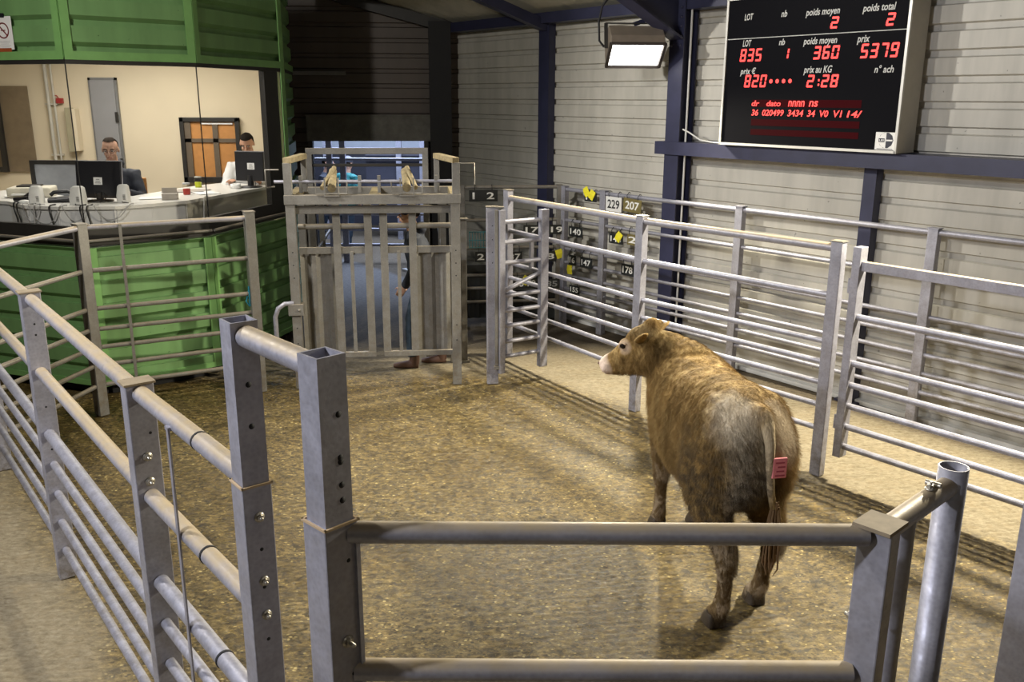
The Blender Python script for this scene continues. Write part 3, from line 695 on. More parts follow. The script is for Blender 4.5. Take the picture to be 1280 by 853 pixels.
# bridge pipe between the two tall posts
mb = MB(); a = Vector((*PC, 2.085)); b = Vector((*PD, 2.085)); d = (b-a).normalized(); mb.tube([a+d*.036, b-d*.036], .030, 20)
setp(mb.build('bridge_pipe', GD), 'short dusty pipe joining the tops of the two tall hollow posts', 'pipe')
# -- lone post cut by the right edge of the frame
mb = post_mesh((1.635, 2.49), Vector((math.sin(R(150)), math.cos(R(150)), 0)), .12, .075, 0, 2.2, ()); mb.obox(Vector((1.635, 2.49, 2.203)), (.13, 0, 0), (0, .13, 0), UP*.008)
o = mb.build('gate_post', [G_, M['hole']], None, .004); setp(o, 'galvanised post cut off by the right edge, nearest the camera', 'post')
# -- fence behind on the left, in front of the booth
HK = [1.645, 1.28, .95, .77, .61, .45, .27]
K0, K1, K2 = (-3.79, 6.24), (-3.60, 7.42), (-2.385, 8.10)
back, org = fence('galvanised rail fence standing in front of the green booth', [K0, K1, K2], .085, .10, [1.68, 1.675, 1.70], HK, [.024]+[.02]*6, [GD]+[GW]*6, GW, GW, skip=(0,))
d = hdir(K1, K2); p = Vector((*K1, 0)).lerp(Vector((*K2, 0)), .22)-UP.cross(d)*.03
mb = MB(); mb.obox(p+UP*.98, d*.025, UP.cross(d)*.008, UP*1.36); shift(mb, org).build('flat_strap', GW, back)
mb = MB(); c = Vector((*K2, 0))-d*.05; mb.tube([c+UP*1.02, c+UP*.95-UP.cross(d)*.02, c+UP*.86, c+UP*.80+d*.03], .008, 6); mb.tube([c+UP*.98, c+UP*.88-d*.03, c+UP*.83], .008, 6)
shift(mb, org); mb.build('rope_tie', simple('blue_rope', (.02, .22, .30), .8), back)

# ================================================================== CRUSH / SORTING GATE FRAME
CO = Vector((-2.025, 8.19, 0)); e1 = Vector((math.sin(R(84)), math.cos(R(84)), 0)); e2 = Vector((-e1.y, e1.x, 0))
cr = thing('sorting_gate_frame', 'galvanised steel frame with two slatted sliding doors at the ring entrance', 'gate', CO)
def c3(s, dpt, z): return e1*s+e2*dpt+UP*z
def cbar(mb, a, b, w, h, up=None): mb.bar(c3(*a), c3(*b), w, h, up or UP)
WD = 1.50
TAN = simple('dusty_tan_steel', (.22, .175, .095), .7, 0, .3, 25)
def cb(name, a, b, w, h, mat=GW, bev=.003, up=None):
    mb = MB(); cbar(mb, a, b, w, h, up); return mb.build(name, mat, cr, bev)
def cpost(name, s, dpt, z0, z1, w=.085, dp=.07, holes=True):
    p = CO+e1*s+e2*dpt
    mb = post_mesh(p, e1, w, dp, z0, z1, [('-s', .0, z) for z in ((1.32, 1.20, 1.08, .6, .45) if holes else ())]); shift(mb, CO); return mb.build(name, [GW, M['hole']], cr, .003)
for s, dp in ((.0, 0), (WD, 0)): cpost('post', s, dp, 0, 1.78)
for s, dp in ((.0, .75), (WD, .75)): cpost('post', s, dp, 0, 1.78, .07, .07, False)
cb('top_beam', (-.05, 0, 1.80), (WD+.05, 0, 1.80), .09, .085, M['galv_worn'])
cb('top_beam', (-.05, .75, 1.80), (WD+.05, .75, 1.80), .08, .085)
for s in (0, WD*.5, WD): cb('top_beam', (s, .0, 1.812), (s, .75, 1.812), .085, .06, TAN)
cb('lower_beam', (0, .05, 1.70), (WD, .05, 1.70), .05, .07)
for s0, s1 in ((-.01, .10), (WD+.01, WD-.16)):
    o = cpost('upright', s0, 0, 1.84, 2.13, .07, .07, False); o2 = cpost('upright', s1, .32, 1.84, 2.15, .05, .05, False)
    cb('upright_cap', (s0, -.03, 2.15), (s1, .34, 2.17), .07, .05, TAN)
# rear portal
for s in (.08, 1.24): cpost('portal_post', s, .95, 0, 2.17, .06, .06, False)
cb('portal_bar', (.05, .95, 2.18), (1.27, .95, 2.18), .06, .06)
cb('portal_bar', (.08, .95, 2.04), (1.24, .95, 2.04), .02, .03, M['dark_frame'])
# operating rod, brackets, rollers
mb = MB(); mb.tube([c3(-.16, .18, 1.945), c3(WD+.02, .18, 1.945)], .016, 12); mb.build('operating_rod', G_, cr)
for s in (.08, .62, .80, 1.33):
    mb = MB(); mb.obox(c3(s, .18, 1.92), e1*.03, e2*.03, UP*.16); mb.build('rod_bracket', GW, cr, .002)
for s in (.38, 1.06):
    mb = MB(); mb.tube([c3(s, -.02, 1.90), c3(s-.02, .40, 2.02)], .038, 16); r_o = mb.build('roller', TAN, cr)
    mb = MB(); mb.tube([c3(s+(.08 if s > .7 else -.09), .02, 1.90), c3(s, .34, 2.06)], .022, 12); mb.build('roller', TAN, cr)
    mb = MB()
    for a in (-.06, .06): mb.obox(c3(s+a, -.03, 1.91), e1*.010, e2*.05, UP*.17)
    mb.obox(c3(s, -.03, 1.835), e1*.14, e2*.06, UP*.012); mb.build('roller_bracket', GW, cr)
    mb = MB(); mb.tube([c3(s-.14, -.05, 1.96), c3(s-.14, -.05, 1.855), c3(s+.14, -.05, 1.855), c3(s+.14, -.05, 1.96)], .007, 8); mb.build('wire_guard', GW, cr)
mb = MB(); mb.tube([c3(-.16, .18, 1.90), c3(-.22, .1, 1.90), c3(-.22, .1, 2.06), c3(-.10, .1, 2.06)], .008, 8); mb.build('hook', GW, cr)
mb = MB(); mb.tube([c3(WD+.05, .3, 1.98), c3(WD+.05, .3, 2.10), c3(WD+.2, .3, 2.10), c3(WD+.2, .3, 1.9)], .007, 8); mb.build('hook', GW, cr)
# the two doors
def cdoor(side):
    hx = [.035, 1.13][side]
    if side == 0: uprights = [.395, .685]; thin = [.525]; sheet = (.04, .37); bot = (.40, .72)
    else: uprights = [.83, 1.10]; thin = [.965]; sheet = (1.13, 1.45); bot = (.80, 1.46)
    y = .10
    for s in uprights: cb('door_upright', (s, y, .28), (s, y, 1.74), .070, .03, GW, .002, e2)
    for s in thin: cb('door_bar', (s, y, .28), (s, y, 1.30), .033, .02, GW, .002, e2)
    mb = MB(); mb.tube([c3(.04 if side == 0 else .79, y+.03, 1.535), c3(.72 if side == 0 else 1.46, y+.03, 1.535)], .027, 14); mb.build('door_rail', GW, cr)
    cb('door_rail', (.04 if side == 0 else .79, y+.02, 1.31), (.72 if side == 0 else 1.46, y+.02, 1.31), .03, .062, GW, .002)
    cb('door_rail', (bot[0], y, .295), (bot[1], y, .295), .04, .05, GW, .002)
    # folded sheet
    mb = MB(); a, b = sheet; k = 9; pts = []
    for i in range(k+1):
        s = a+(b-a)*i/k; pts.append((s, y+.035+(.03 if i % 4 in (1, 2) else 0.0)))
    vs = []; nb = len(pts)
    for th in (0, .004):
        for s, dq in pts: vs += [c3(s, dq+th, .31), c3(s, dq+th, 1.29)]
    fs = []
    for i in range(nb-1):
        fs.append((2*i, 2*i+2, 2*i+3, 2*i+1)); j = 2*nb; fs.append((j+2*i, j+2*i+1, j+2*i+3, j+2*i+2))
        fs.append((2*i+1, 2*i+3, j+2*i+3, j+2*i+1)); fs.append((2*i, j+2*i, j+2*i+2, 2*i+2))
    mb.add(vs, fs); mb.build('sheet_panel', GW, cr)
cdoor(0); cdoor(1)
# hinge clamp and hooped handle on the left
mb = MB(); mb.obox(c3(.0, -.01, .78), e1*.14, e2*.10, UP*.11); bolts(mb, c3(.03, -.06, .78), -e2, .010, .02); mb.build('hinge_clamp', GW, cr, .004)
mb = MB(); mb.tube([c3(-.02, -.03, .84), c3(-.10, -.05, .84), c3(-.16, -.06, .80), c3(-.19, -.06, .72), c3(-.19, -.06, .42), c3(-.17, -.05, .32), c3(-.10, -.04, .27), c3(-.02, -.03, .27)], .022, 14); mb.build('hoop_handle', G_, cr)
# race behind the frame: side sheets and rails leading to the doorway
for nm, s0, lab in (('race_fence', .02, 'left side of the cattle race behind the sliding doors'), ('race_fence', 1.42, 'right side of the cattle race behind the sliding doors')):
    t = thing(nm, lab, 'fence', CO+e1*s0+e2*1.3); o_ = t.location.copy()
    for dq in (1.3, 2.4):
        p = CO+e1*s0+e2*dq; mb = post_mesh(p, e2, .07, .06, 0, 1.6); shift(mb, o_).build('post', [GW, M['hole']], t)
        mb = MB(); mb.obox(p+UP*1.605, e1*.08, e2*.09, UP*.01); shift(mb, o_).build('post_cap', GW, t)
    for z in (.35, .7, 1.05, 1.5):
        mb = MB(); mb.tube([CO+e1*s0+e2*1.3+UP*z, CO+e1*s0+e2*3.4+UP*z], .02, 10); shift(mb, o_).build('rail', GW, t)

# ================================================================== DOORWAY AND PENS BEYOND
mb = MB(); mb.obox(bw((D0+D1)/2-.02, .07, 2.285)-bw(1.15, 0, 0), B1*1.72, B2*.10, UP*.34)
mb.obox(bw((D0+D1)/2-.02, .075, 2.462)-bw(1.15, 0, 0), B1*1.74, B2*.12, UP*.014)
o = mb.build('door_lintel', M['concrete_panel']); o.location = bw(1.15, 0, 0); setp(o, 'grey speckled panel above the lit doorway in the back wall', 'panel')
for n_, s in ((1, D0-.03), (2, D1+.03)):
    mb = MB(); mb.obox(bw(s, .04, DT/2), B1*.06, B2*.16, UP*DT); trim(mb, M['dark_frame'])
# far shed shell
LW = simple('pen_wall_bright', (.62, .66, .72), .8, 0, .05)
mb = MB(); mb.box(-7, 19.6, 0, 3, 19.7, 1.55); setp(mb.build('wall_far', simple('pen_wall_dark', (.05, .05, .065), .8)), kind='structure')
mb = MB(); mb.box(-7, 19.6, 1.55, 3, 19.7, 4.2); setp(mb.build('wall_far_bright', LW), kind='structure')  # pale colour stands in for the brightness of an opening beyond
# bluish rails and posts of the holding pens
def pen(label, y, xs, hs, zt, w=.1):
    t = thing('pen_fence', label, 'fence', (xs[0], y, 0)); o_ = t.location.copy()
    for x in xs:
        mb = MB(); mb.obox((x, y, zt/2), (w, 0, 0), (0, w, 0), UP*zt); mb.obox((x, y, zt+.004), (w+.01, 0, 0), (0, w+.01, 0), UP*.008); shift(mb, o_).build('post', G_, t)
    for z in hs:
        mb = MB(); mb.tube([(xs[0], y, z), (xs[-1], y, z)], .026, 10); shift(mb, o_).build('rail', G_, t)
pen('pen fence with bright rails just beyond the doorway', 15.0, [-3.38, -3.02, -2.80, -1.40], [.30, .56, .82, 1.08, 1.34, 1.72], 2.05, .09)
pen('tall pen fence at the far end beyond the doorway', 17.6, [-4.4, -3.6, -2.2, -1.75, -.9], [1.55, 1.75, 1.95], 2.2, .1)
mb = MB(); mb.obox((-2.2, 17.7, 1.05), (1.3, 0, 0), (0, .08, 0), UP*1.1); mb.tube([(-2.85, 17.65, 1.62), (-1.55, 17.65, 1.62)], .03, 8)
setp(mb.build('opening_panel', simple('opening_dark', (.03, .03, .045), .6)), 'dark panel standing for the dark opening at the far end beyond the doorway', 'door')  # dark panel put in for the dark opening at the far end

# ================================================================== NUMBER PLATES
YEL = simple('yellow_tag', (.80, .72, .03), .5, 0, .05); BLK = simple('plate_black', (.012, .014, .014), .5); OLV = simple('plate_olive', (.16, .13, .045), .5)
WHT = simple('number_white', (.75, .75, .72), .5, 0, .03); INK = simple('number_ink', (.01, .01, .012), .5)
def plate(label, p, ex, w, h, txt, base, ink, hook=.08, tag=None, tilt=0.0, group='number plates hanging on the rails'):
    """p: centre; ex: unit vector along the rail; face looks along nrm towards the ring"""
    nrm = Vector((ex.y, -ex.x, 0)); p = Vector(p); t = thing('number_plate', label, 'number plate', p, 0, group)
    up = (UP*math.cos(tilt)+ex*math.sin(tilt)); exx = (ex*math.cos(tilt)-UP*math.sin(tilt))
    mb = MB(); mb.obox((0, 0, 0), exx*w, nrm*.006, up*h); mb.build('plate', base, t, .002)
    mb = MB()
    for sg in (-.3, .3): mb.tube([exx*(w*sg)+up*(h/2-.005), exx*(w*sg)+up*(h/2+hook*.5)+nrm*.01, exx*(w*sg)+up*(h/2+hook)-nrm*.02, exx*(w*sg)+up*(h/2+hook*.8)-nrm*.045], .004, 6)
    mb.build('hook', M['hole'], t)
    if txt:
        mb = MB(); put_text(mb, txt, nrm*.0045-exx*(w*.38)-up*(h*.30), exx, up, w*.76, h*.60, bold=True); mb.build('number', ink, t)
    if tag:
        for ti, (u_, v_, a_) in enumerate(tag):
            g = setp(MBtag(exx, up, nrm, a_).build('yellow_tag', YEL), ('left of two small yellow tags by the ', 'right of two small yellow tags by the ')[ti]+label.split(' with ')[0].split(' under ')[0] if len(tag) > 1 else 'small yellow tag stuck by the '+label.split(' with ')[0].split(' under ')[0].split(' above ')[0], 'tag', 'yellow tags on the number plates'); g.location = p+exx*u_+up*v_+nrm*.012
def MBtag(ex, up, nrm, a_):
    e_ = ex*math.cos(a_)+up*math.sin(a_); u_ = up*math.cos(a_)-ex*math.sin(a_); mb = MB()
    mb.add([e_*-.04+u_*-.055, e_*.04+u_*-.055, e_*.045+u_*.0+nrm*.006, e_*.04+u_*.055, e_*-.04+u_*.055, e_*-.045+nrm*.006,
            e_*-.04+u_*-.055-nrm*.002, e_*.04+u_*-.055-nrm*.002, e_*.045+nrm*.004, e_*.04+u_*.055-nrm*.002, e_*-.04+u_*.055-nrm*.002, e_*-.045+nrm*.004],
           [(0, 1, 2, 5), (5, 2, 3, 4), (7, 6, 11, 8), (8, 11, 10, 9), (0, 6, 7, 1), (3, 9, 10, 4), (1, 7, 8, 2), (2, 8, 9, 3), (4, 10, 11, 5), (5, 11, 6, 0)]); return mb
lx = hdir(*lb)
def lbp(x, z): t_ = (x-lb[0][0])/lx.x; return Vector((x, lb[0][1]+lx.y*t_-.045, z))
plate('black number plate 1 2 hanging right of the crush frame', lbp(-.345, 1.585), lx, .34, .135, '1  2', BLK, WHT, .06)
plate('black number plate 17 hanging behind the swing gate', lbp(.235, 1.175), lx, .21, .11, '17', BLK, WHT)
plate('black number plate 19 hanging right of plate 17', lbp(.535, 1.175), lx, .19, .115, '19', BLK, WHT)
plate('black number plate 21 hanging left of the gate post', lbp(-.35, .855), lx, .19, .125, '21', BLK, WHT, .07)
plate('black number plate 37 seen through the swing gate', lbp(.03, .85), lx, .18, .125, '37', BLK, WHT, .07)
plate('black number plate 8 with a yellow tag behind the swing gate', lbp(.46, .85), lx, .13, .12, '8', BLK, WHT, .07, [(.11, .03, .3)])
plate('black number plate 65 72 low behind the swing gate', lbp(.16, .52), lx, .34, .13, '65 72', BLK, WHT, .07, [(.0, .04, -.5)])
plate('black number plate 85 low beside the corner post', lbp(.48, .51), lx, .19, .12, '85', BLK, simple('number_grey', (.3, .3, .28), .5), .07)
fx = (Vector((3.45, 7.285, 0))-Vector((.62, 10.78, 0))).normalized()
def rfp(s, z, off=.04): n_ = Vector((fx.y, -fx.x, 0)); return Vector((.62, 10.78, 0))+fx*s+n_*off+UP*z
def rs(x): return (x-.62)/fx.x
plate('white number plate 229 on the top rail of the alley fence', rfp(rs(1.165), 1.555), fx, .245, .165, '229', simple('plate_white', (.68, .68, .66), .5, 0, .03), INK, .06)
plate('olive number plate 207 beside the white plate', rfp(rs(1.345), 1.565), fx, .27, .150, '207', OLV, WHT, .06, tilt=.06)
plate('black number plate under two yellow tags on the top rail', rfp(rs(.93), 1.60), fx, .20, .10, '17', BLK, WHT, .04, [(-.06, .06, .5), (.03, .03, -.5)])
plate('black number plate 140 on the second rail behind the corner', rfp(rs(.78), 1.175), fx, .24, .12, '140', BLK, WHT)
plate('black number plate 148 with a yellow tag on the second rail', rfp(rs(1.20), 1.17), fx, .22, .11, '148', BLK, WHT, .07, [(.05, .03, -.6)])
plate('olive number plate 2 partly hidden by the fence post', rfp(rs(1.36), 1.19), fx, .16, .12, '2', OLV, WHT)
plate('black number plate 178 on the third rail, touching the fence post', rfp(rs(1.325), .845), fx, .20, .13, '178', BLK, WHT)
plate('black number plate 16 on the third rail above a yellow tag', rfp(rs(.75), .83), fx, .12, .12, '16', BLK, WHT, .07, [(-.03, -.12, .05)])
plate('black number plate 147 on the third rail', rfp(rs(.90), .83), fx, .20, .12, '147', BLK, WHT)
plate('black number plate 155 lowest on the alley fence', rfp(rs(.78), .475), fx, .18, .10, '155', BLK, WHT, .07)
for lab, x0, x1, z0, z1 in (('black sheet added for the dark clutter low on the cross fence, left of the gate post', -.56, -.20, .08, .74), ('black sheet added for the dark clutter low on the cross fence behind the swing gate', -.06, .54, .06, .42)):  # black sheets added to darken the area behind the cross fence
    mb = MB(); c = lbp((x0+x1)/2, 0)+Vector((0, .085, 0)); n_ = 12; vs = []
    for th in (0, .012):
        for i in range(n_+1):
            u_ = (i/n_-.5)*(x1-x0)
            for z in (z0, z1): vs.append(c+lx*u_+Vector((lx.y, -lx.x, 0))*(-th+.012*math.sin(i*1.7)*(z1-z)/(z1-z0))+UP*z)
    k2 = 2*(n_+1); fs = []
    for i in range(n_): a = 2*i; fs += [(a, a+2, a+3, a+1), (k2+a, k2+a+1, k2+a+3, k2+a+2), (a+1, a+3, k2+a+3, k2+a+1), (a, k2+a, k2+a+2, a+2)]
    mb.add(vs, fs); o_c = Vector((c.x, c.y, z0)); shift(mb, o_c); o = mb.build('dark_sheet', BLK); o.location = o_c; setp(o, lab, 'mat')
# wire basket hanging left
mb = MB(); TEAL = simple('teal_wire', (.03, .16, .18), .5)
c = lbp(-.41, 1.06)+Vector((0, -.03, 0))
for i in range(7): mb.tube([c+lx*(-.1+i*.033)+UP*.10, c+lx*(-.1+i*.033)-UP*.09], .005, 6)
for z in (-.09, 0, .10): mb.tube([c-lx*.11+UP*z, c+lx*.11+UP*z], .006, 6)
shift(mb, c); o = mb.build('wire_rack', TEAL); o.location = c; setp(o, 'small teal wire rack hanging left of the gate post', 'rack')

# ================================================================== BOOTH
Q0, Q1, Q2, Q3, Q4 = (-5.9, 8.63), (-3.76, 7.85), (-2.90, 8.55), (-2.49, 10.10), (-2.75, 11.6)
Q = [Vector((*q_, 0)) for q_ in (Q0, Q1, Q2, Q3, Q4)]
bo = thing('auction_booth', 'green clad auction booth with a wraparound window at the left', 'booth', Q[1]); borg = Q[1].copy()
def green_panel(mb, a, b, z0, z1, per=.215, ph=0.02, dep=.04):
    d = (b-a).normalized(); nrm = Vector((d.y, -d.x, 0)); prof = []; k = math.floor((z0-ph)/per)-1
    while ph+k*per < z1:
        zc = ph+k*per
        for dz, dd_ in ((.0, 0), (.002, -dep), (.05, -dep), (.085, 0)):
            if z0 <= zc+dz <= z1: prof.append((zc+dz, dd_))
        k += 1
    prof = [(z0, prof[0][1])]+prof+[(z1, prof[-1][1])]; vs = []
    for z, q_ in prof: vs += [a+nrm*q_+UP*z, b+nrm*q_+UP*z]
    n = len(prof); fs = [(2*i, 2*i+1, 2*i+3, 2*i+2) for i in range(n-1)]; off = len(vs)
    vs += [a-nrm*(dep+.02)+UP*z0, b-nrm*(dep+.02)+UP*z0, b-nrm*(dep+.02)+UP*z1, a-nrm*(dep+.02)+UP*z1]
    fs += [(off+1, off, off+3, off+2), (0, off, off+1, 1), (2*n-2, 2*n-1, off+2, off+3)]; mb.add(vs, fs)
ZB, ZT, ZR = 1.44, 3.00, 4.3
for i in range(4):
    mb = MB(); green_panel(mb, Q[i], Q[i+1], .13, 1.40); shift(mb, borg).build('lower_cladding', M['green_clad'], bo)
    mb = MB(); green_panel(mb, Q[i], Q[i+1], 3.03, ZR, ph=3.06-.215); shift(mb, borg).build('upper_cladding', M['green_clad'], bo)
    d = (Q[i+1]-Q[i]).normalized(); nrm = Vector((d.y, -d.x, 0))
    mb = MB(); mb.obox((Q[i]+Q[i+1])/2+UP*3.035+nrm*.005, d*(Q[i+1]-Q[i]).length, nrm*.02, UP*.07); shift(mb, borg).build('cladding_flashing', M['green_trim'], bo)
    mb = MB(); mb.obox((Q[i]+Q[i+1])/2+UP*.14+nrm*.005, d*(Q[i+1]-Q[i]).length, nrm*.02, UP*.05); shift(mb, borg).build('cladding_flashing', M['green_trim'], bo)
    mb = MB(); mb.obox((Q[i]+Q[i+1])/2-nrm*.03+UP*1.50, d*(Q[i+1]-Q[i]).length, nrm*.05, UP*.17); shift(mb, borg).build('window_sill', M['dark_frame'], bo)
    mb = MB(); mb.obox((Q[i]+Q[i+1])/2-nrm*.02+UP*2.99, d*(Q[i+1]-Q[i]).length, nrm*.06, UP*.05); shift(mb, borg).build('window_head', M['dark_frame'], bo)
    mb = MB(); mb.tube([Q[i]+nrm*.05+UP*1.47, Q[i+1]+nrm*.05+UP*1.47], .014, 10); shift(mb, borg).build('sill_pipe', GW, bo)
    mb = MB(); mb.obox((Q[i]+Q[i+1])/2-nrm*.15+UP*.07, d*((Q[i+1]-Q[i]).length-.2), nrm*.06, UP*.14); shift(mb, borg).build('plinth', M['hole'], bo)
def glasspane(a, b):
    d = (b-a).normalized(); nrm = Vector((d.y, -d.x, 0)); mb = MB(); mb.obox((a+b)/2-nrm*.01+UP*2.28, d*((b-a).length-.006), nrm*.008, UP*1.40)
    shift(mb, borg).build('window_pane', M['glass'], bo)
Qs = Q[2]+(Q[3]-Q[2])*.74
glasspane(Q[0], Q[1]); glasspane(Q[1], Q[2]); glasspane(Q[2], Qs)
for c_ in (Q[1], Q[2]):
    mb = MB(); mb.obox(c_+UP*2.28, (.008, 0, 0), (0, .008, 0), UP*1.40); shift(mb, borg).build('glass_joint', M['hole'], bo)
d = (Q[3]-Q[2]).normalized(); nrm = Vector((d.y, -d.x, 0))
mb = MB(); mb.obox(Qs.lerp(Q[3], .36)+UP*2.25-nrm*.03, d*.28, nrm*.06, UP*1.5); shift(mb, borg).build('window_jamb', M['dark_frame'], bo)
for j, c_ in enumerate((Q[0], Q[1], Q[2], Q[3])):
    for z0, z1 in ((.12, 1.40), (3.0, ZR)):
        if j == 3 and z0 == .12: z1 = 3.0
        mb = MB(); a_ = (Q[j]-Q[max(j-1, 0)]).normalized() if j else (Q[1]-Q[0]).normalized(); b_ = (Q[j+1]-Q[j]).normalized()
        for dv, sg in ((a_, -1), (b_, 1)):
            nv = Vector((dv.y, -dv.x, 0)); mb.obox(c_+dv*sg*.035+nv*.008+UP*(z0+z1)/2, dv*.07, nv*.012, UP*(z1-z0))
        shift(mb, borg).build('corner_trim', M['green_trim'], bo)
# the last facet is closed above the sill
mb = MB(); green_panel(mb, Q[3], Q[4], 1.40, 3.03); shift(mb, borg).build('side_cladding', M['green_clad'], bo)
mb = MB(); mb.tube([Q[3]+nrm*.02+UP*1.78, Q[3]+nrm*.09+UP*1.78, Q[3]+nrm*.09+UP*1.66, Q[3]+nrm*.02+UP*1.66], .007, 8); shift(mb, borg).build('grab_handle', G_, bo)
# inner shell
poly = [Vector((-6.6, 8.95, 0)), Q[0]+Vector((0, .08, 0)), Q[1]+Vector((0, .1, 0)), Q[2]+Vector((-.09, .03, 0)), Q[3]+Vector((-.09, 0, 0)), Vector((-2.85, 11.25, 0)), Vector((-6.6, 11.25, 0))]
mb = MB(); mb.extrude([p+UP*.97 for p in poly], UP*.04); shift(mb, borg).build('booth_floor', simple('booth_floor', (.25, .22, .19), .7), bo)
mb = MB(); mb.extrude([p+UP*3.38 for p in poly], UP*.04); shift(mb, borg).build('booth_ceiling', M['paper'], bo)
mb = MB(); mb.box(-6.6, 11.2, .97, -2.84, 11.26, 3.4); shift(mb, borg).build('inner_back_wall', M['cream_wall'], bo)
mb = MB(); mb.box(-6.66, 8.9, .97, -6.6, 11.26, 3.4); shift(mb, borg).build('inner_side_wall', M['cream_wall'], bo)
mb = MB(); mb.obox((Q[3]+Vector((-2.80, 11.2, 0)))/2+Vector((-.06, 0, 2.2)), Vector((-.31, 1.1, 0)), (.04, 0, 0), UP*2.4); shift(mb, borg).build('inner_side_wall', M['cream_wall'], bo)
# fittings on the booth's inner back wall
YW = 11.19
GD_ = simple('grey_door', (.26, .26, .27), .5, 0, .04)
t = thing('door_1', None, None, (-4.93, YW, 1.0)); setp(t, kind='structure')
mb = MB(); mb.box(-.145, -.05, 0, .145, -.01, 1.89); mb.build('door_leaf', GD_, t, .003)
mb = MB(); mb.box(-.17, -.03, 0, -.145, 0, 1.92); mb.box(.145, -.03, 0, .17, 0, 1.92); mb.box(-.17, -.03, 1.89, .17, 0, 1.92); mb.build('door_frame', simple('grey_door_frame', (.18, .18, .18), .5), t)
mb = MB()
for z in (1.4, .85): mb.box(.13, -.07, z, .16, -.045, z+.12)
mb.build('hinge', M['dark_frame'], t)
t = thing('window_1', None, None, (-3.68, YW, 1.68)); setp(t, kind='structure')
mb = MB(); 
for a in ((-.36, -.36+.05, -.0, .78), (.31, .36, -.0, .78)): mb.box(a[0], -.06, a[2], a[1], 0, a[3])
mb.box(-.36, -.06, 0, .36, 0, .07); mb.box(-.36, -.06, .73, .36, 0, .78); mb.build('window_frame', M['dark_frame'], t, .003)
mb = MB(); mb.box(-.31, -.02, .07, .31, -.005, .73); mb.build('orange_shutter', simple('orange_shutter', (.52, .24, .07), .6, 0, .12, 14), t, 0, 'orange wooden shutter panel')
mb = MB(); mb.box(.03, -.04, .07, .095, -.015, .73); mb.box(-.31, -.04, .485, .31, -.015, .53); mb.box(-.31, -.04, .07, -.235, -.015, .73); mb.build('glazing_bar', simple('glazing_bar', (.13, .10, .07), .5), t)
mb = MB(); mb.box(-.10, -.045, .70, .28, -.015, .715); mb.build('top_bead', M['paper'], t)
t = thing('window_2', None, None, (-6.25, YW, 1.80)); setp(t, kind='structure')
mb = MB(); mb.box(-.34, -.02, 0, .40, 0, 1.02); mb.build('window_reveal', simple('reveal_brown', (.21, .16, .10), .7), t)
mb = MB(); mb.box(-.34, -.06, 0, -.0, -.02, .06); mb.box(.0, -.06, 0, .06, -.02, 1.02); mb.build('window_frame', M['dark_frame'], t)
mb = MB(); mb.tube([(-5.60, YW-.03, 1.6), (-5.60, YW-.03, 3.38)], .022, 10); mb.tube([(-5.53, YW-.03, 1.6), (-5.53, YW-.03, 3.38)], .014, 8)
for z in (2.0, 2.6, 3.1): mb.box(-5.64, YW-.04, z, -5.50, YW, z+.02)
setp(mb.build('conduit', simple('conduit_grey', (.5, .48, .42), .5)), 'pair of pale vertical conduits on the booth wall left of the grey door', 'conduit')
mb = MB(); mb.box(-5.50, YW-.05, 2.62, -5.43, YW, 2.68); mb.tube([(-5.48, YW-.02, 2.68), (-5.5, YW-.02, 2.71), (-5.53, YW-.02, 2.71)], .006, 6)
setp(mb.build('alarm_box', simple('alarm_red', (.35, .03, .03), .5)), 'small red alarm box on the booth wall beside the conduits', 'alarm')
t = thing('wall_cabinet', 'narrow pale cabinet on the booth wall under the red alarm box', 'cabinet', (-5.32, YW, 2.05))
mb = MB(); mb.box(-.07, -.10, 0, .0, 0, .52); mb.build('cabinet_body', simple('cabinet_olive', (.36, .33, .22), .6), t, .004)
mb = MB(); mb.box(0.0, -.11, .01, .06, -.0, .51); mb.build('cabinet_door', M['cream_wall'], t, .003)

# desk
mats_d = simple('desk_white', (.60, .60, .60), .45, 0, .03); mats_t = simple('desk_top', (.66, .65, .62), .35, 0, .03); mats_b = simple('desk_beige', (.44, .42, .36), .5, 0, .03)
dk = thing('counter_desk', 'white curved counter desk running behind the booth window', 'desk', (-3.8, 8.2, 1.0)); dorg = dk.location.copy()
fr = [Vector(p) for p in ((-5.6, 8.85, 0), (-4.80, 8.55, 0), (-4.46, 8.22, 0), (-4.13, 8.14, 0), (-3.62, 8.18, 0), (-3.36, 8.40, 0), (-3.14, 8.68, 0), (-3.00, 9.15, 0), (-2.82, 9.80, 0), (-2.70, 10.2, 0))]
bk = [Vector(p) for p in ((-5.4, 9.6, 0), (-4.9, 9.35, 0), (-4.45, 9.02, 0), (-4.2, 8.92, 0), (-3.95, 8.95, 0), (-3.82, 9.15, 0), (-3.72, 9.5, 0), (-3.66, 9.85, 0), (-3.55, 10.2, 0), (-3.35, 10.6, 0))]
DZ = 1.735
mb = MB()
for i in range(len(fr)-1): mb.extrude([p+UP*(DZ-.03) for p in (fr[i], fr[i+1], bk[i+1], bk[i])], UP*.03)
shift(mb, dorg).build('desk_top', mats_t, dk)
for i in range(len(fr)-1):
    a, b = fr[i], fr[i+1]; d = (b-a).normalized(); nv = Vector((-d.y, d.x, 0))
    mb = MB(); mb.obox((a+b)/2+nv*.03+UP*(1.0+(DZ-.03-1.0)/2), d*((b-a).length+.01), nv*.02, UP*(DZ-1.03)); shift(mb, dorg).build('front_panel', mats_b if i >= 6 else mats_d, dk)
def onDesk(x, y): return Vector((x, y, DZ))
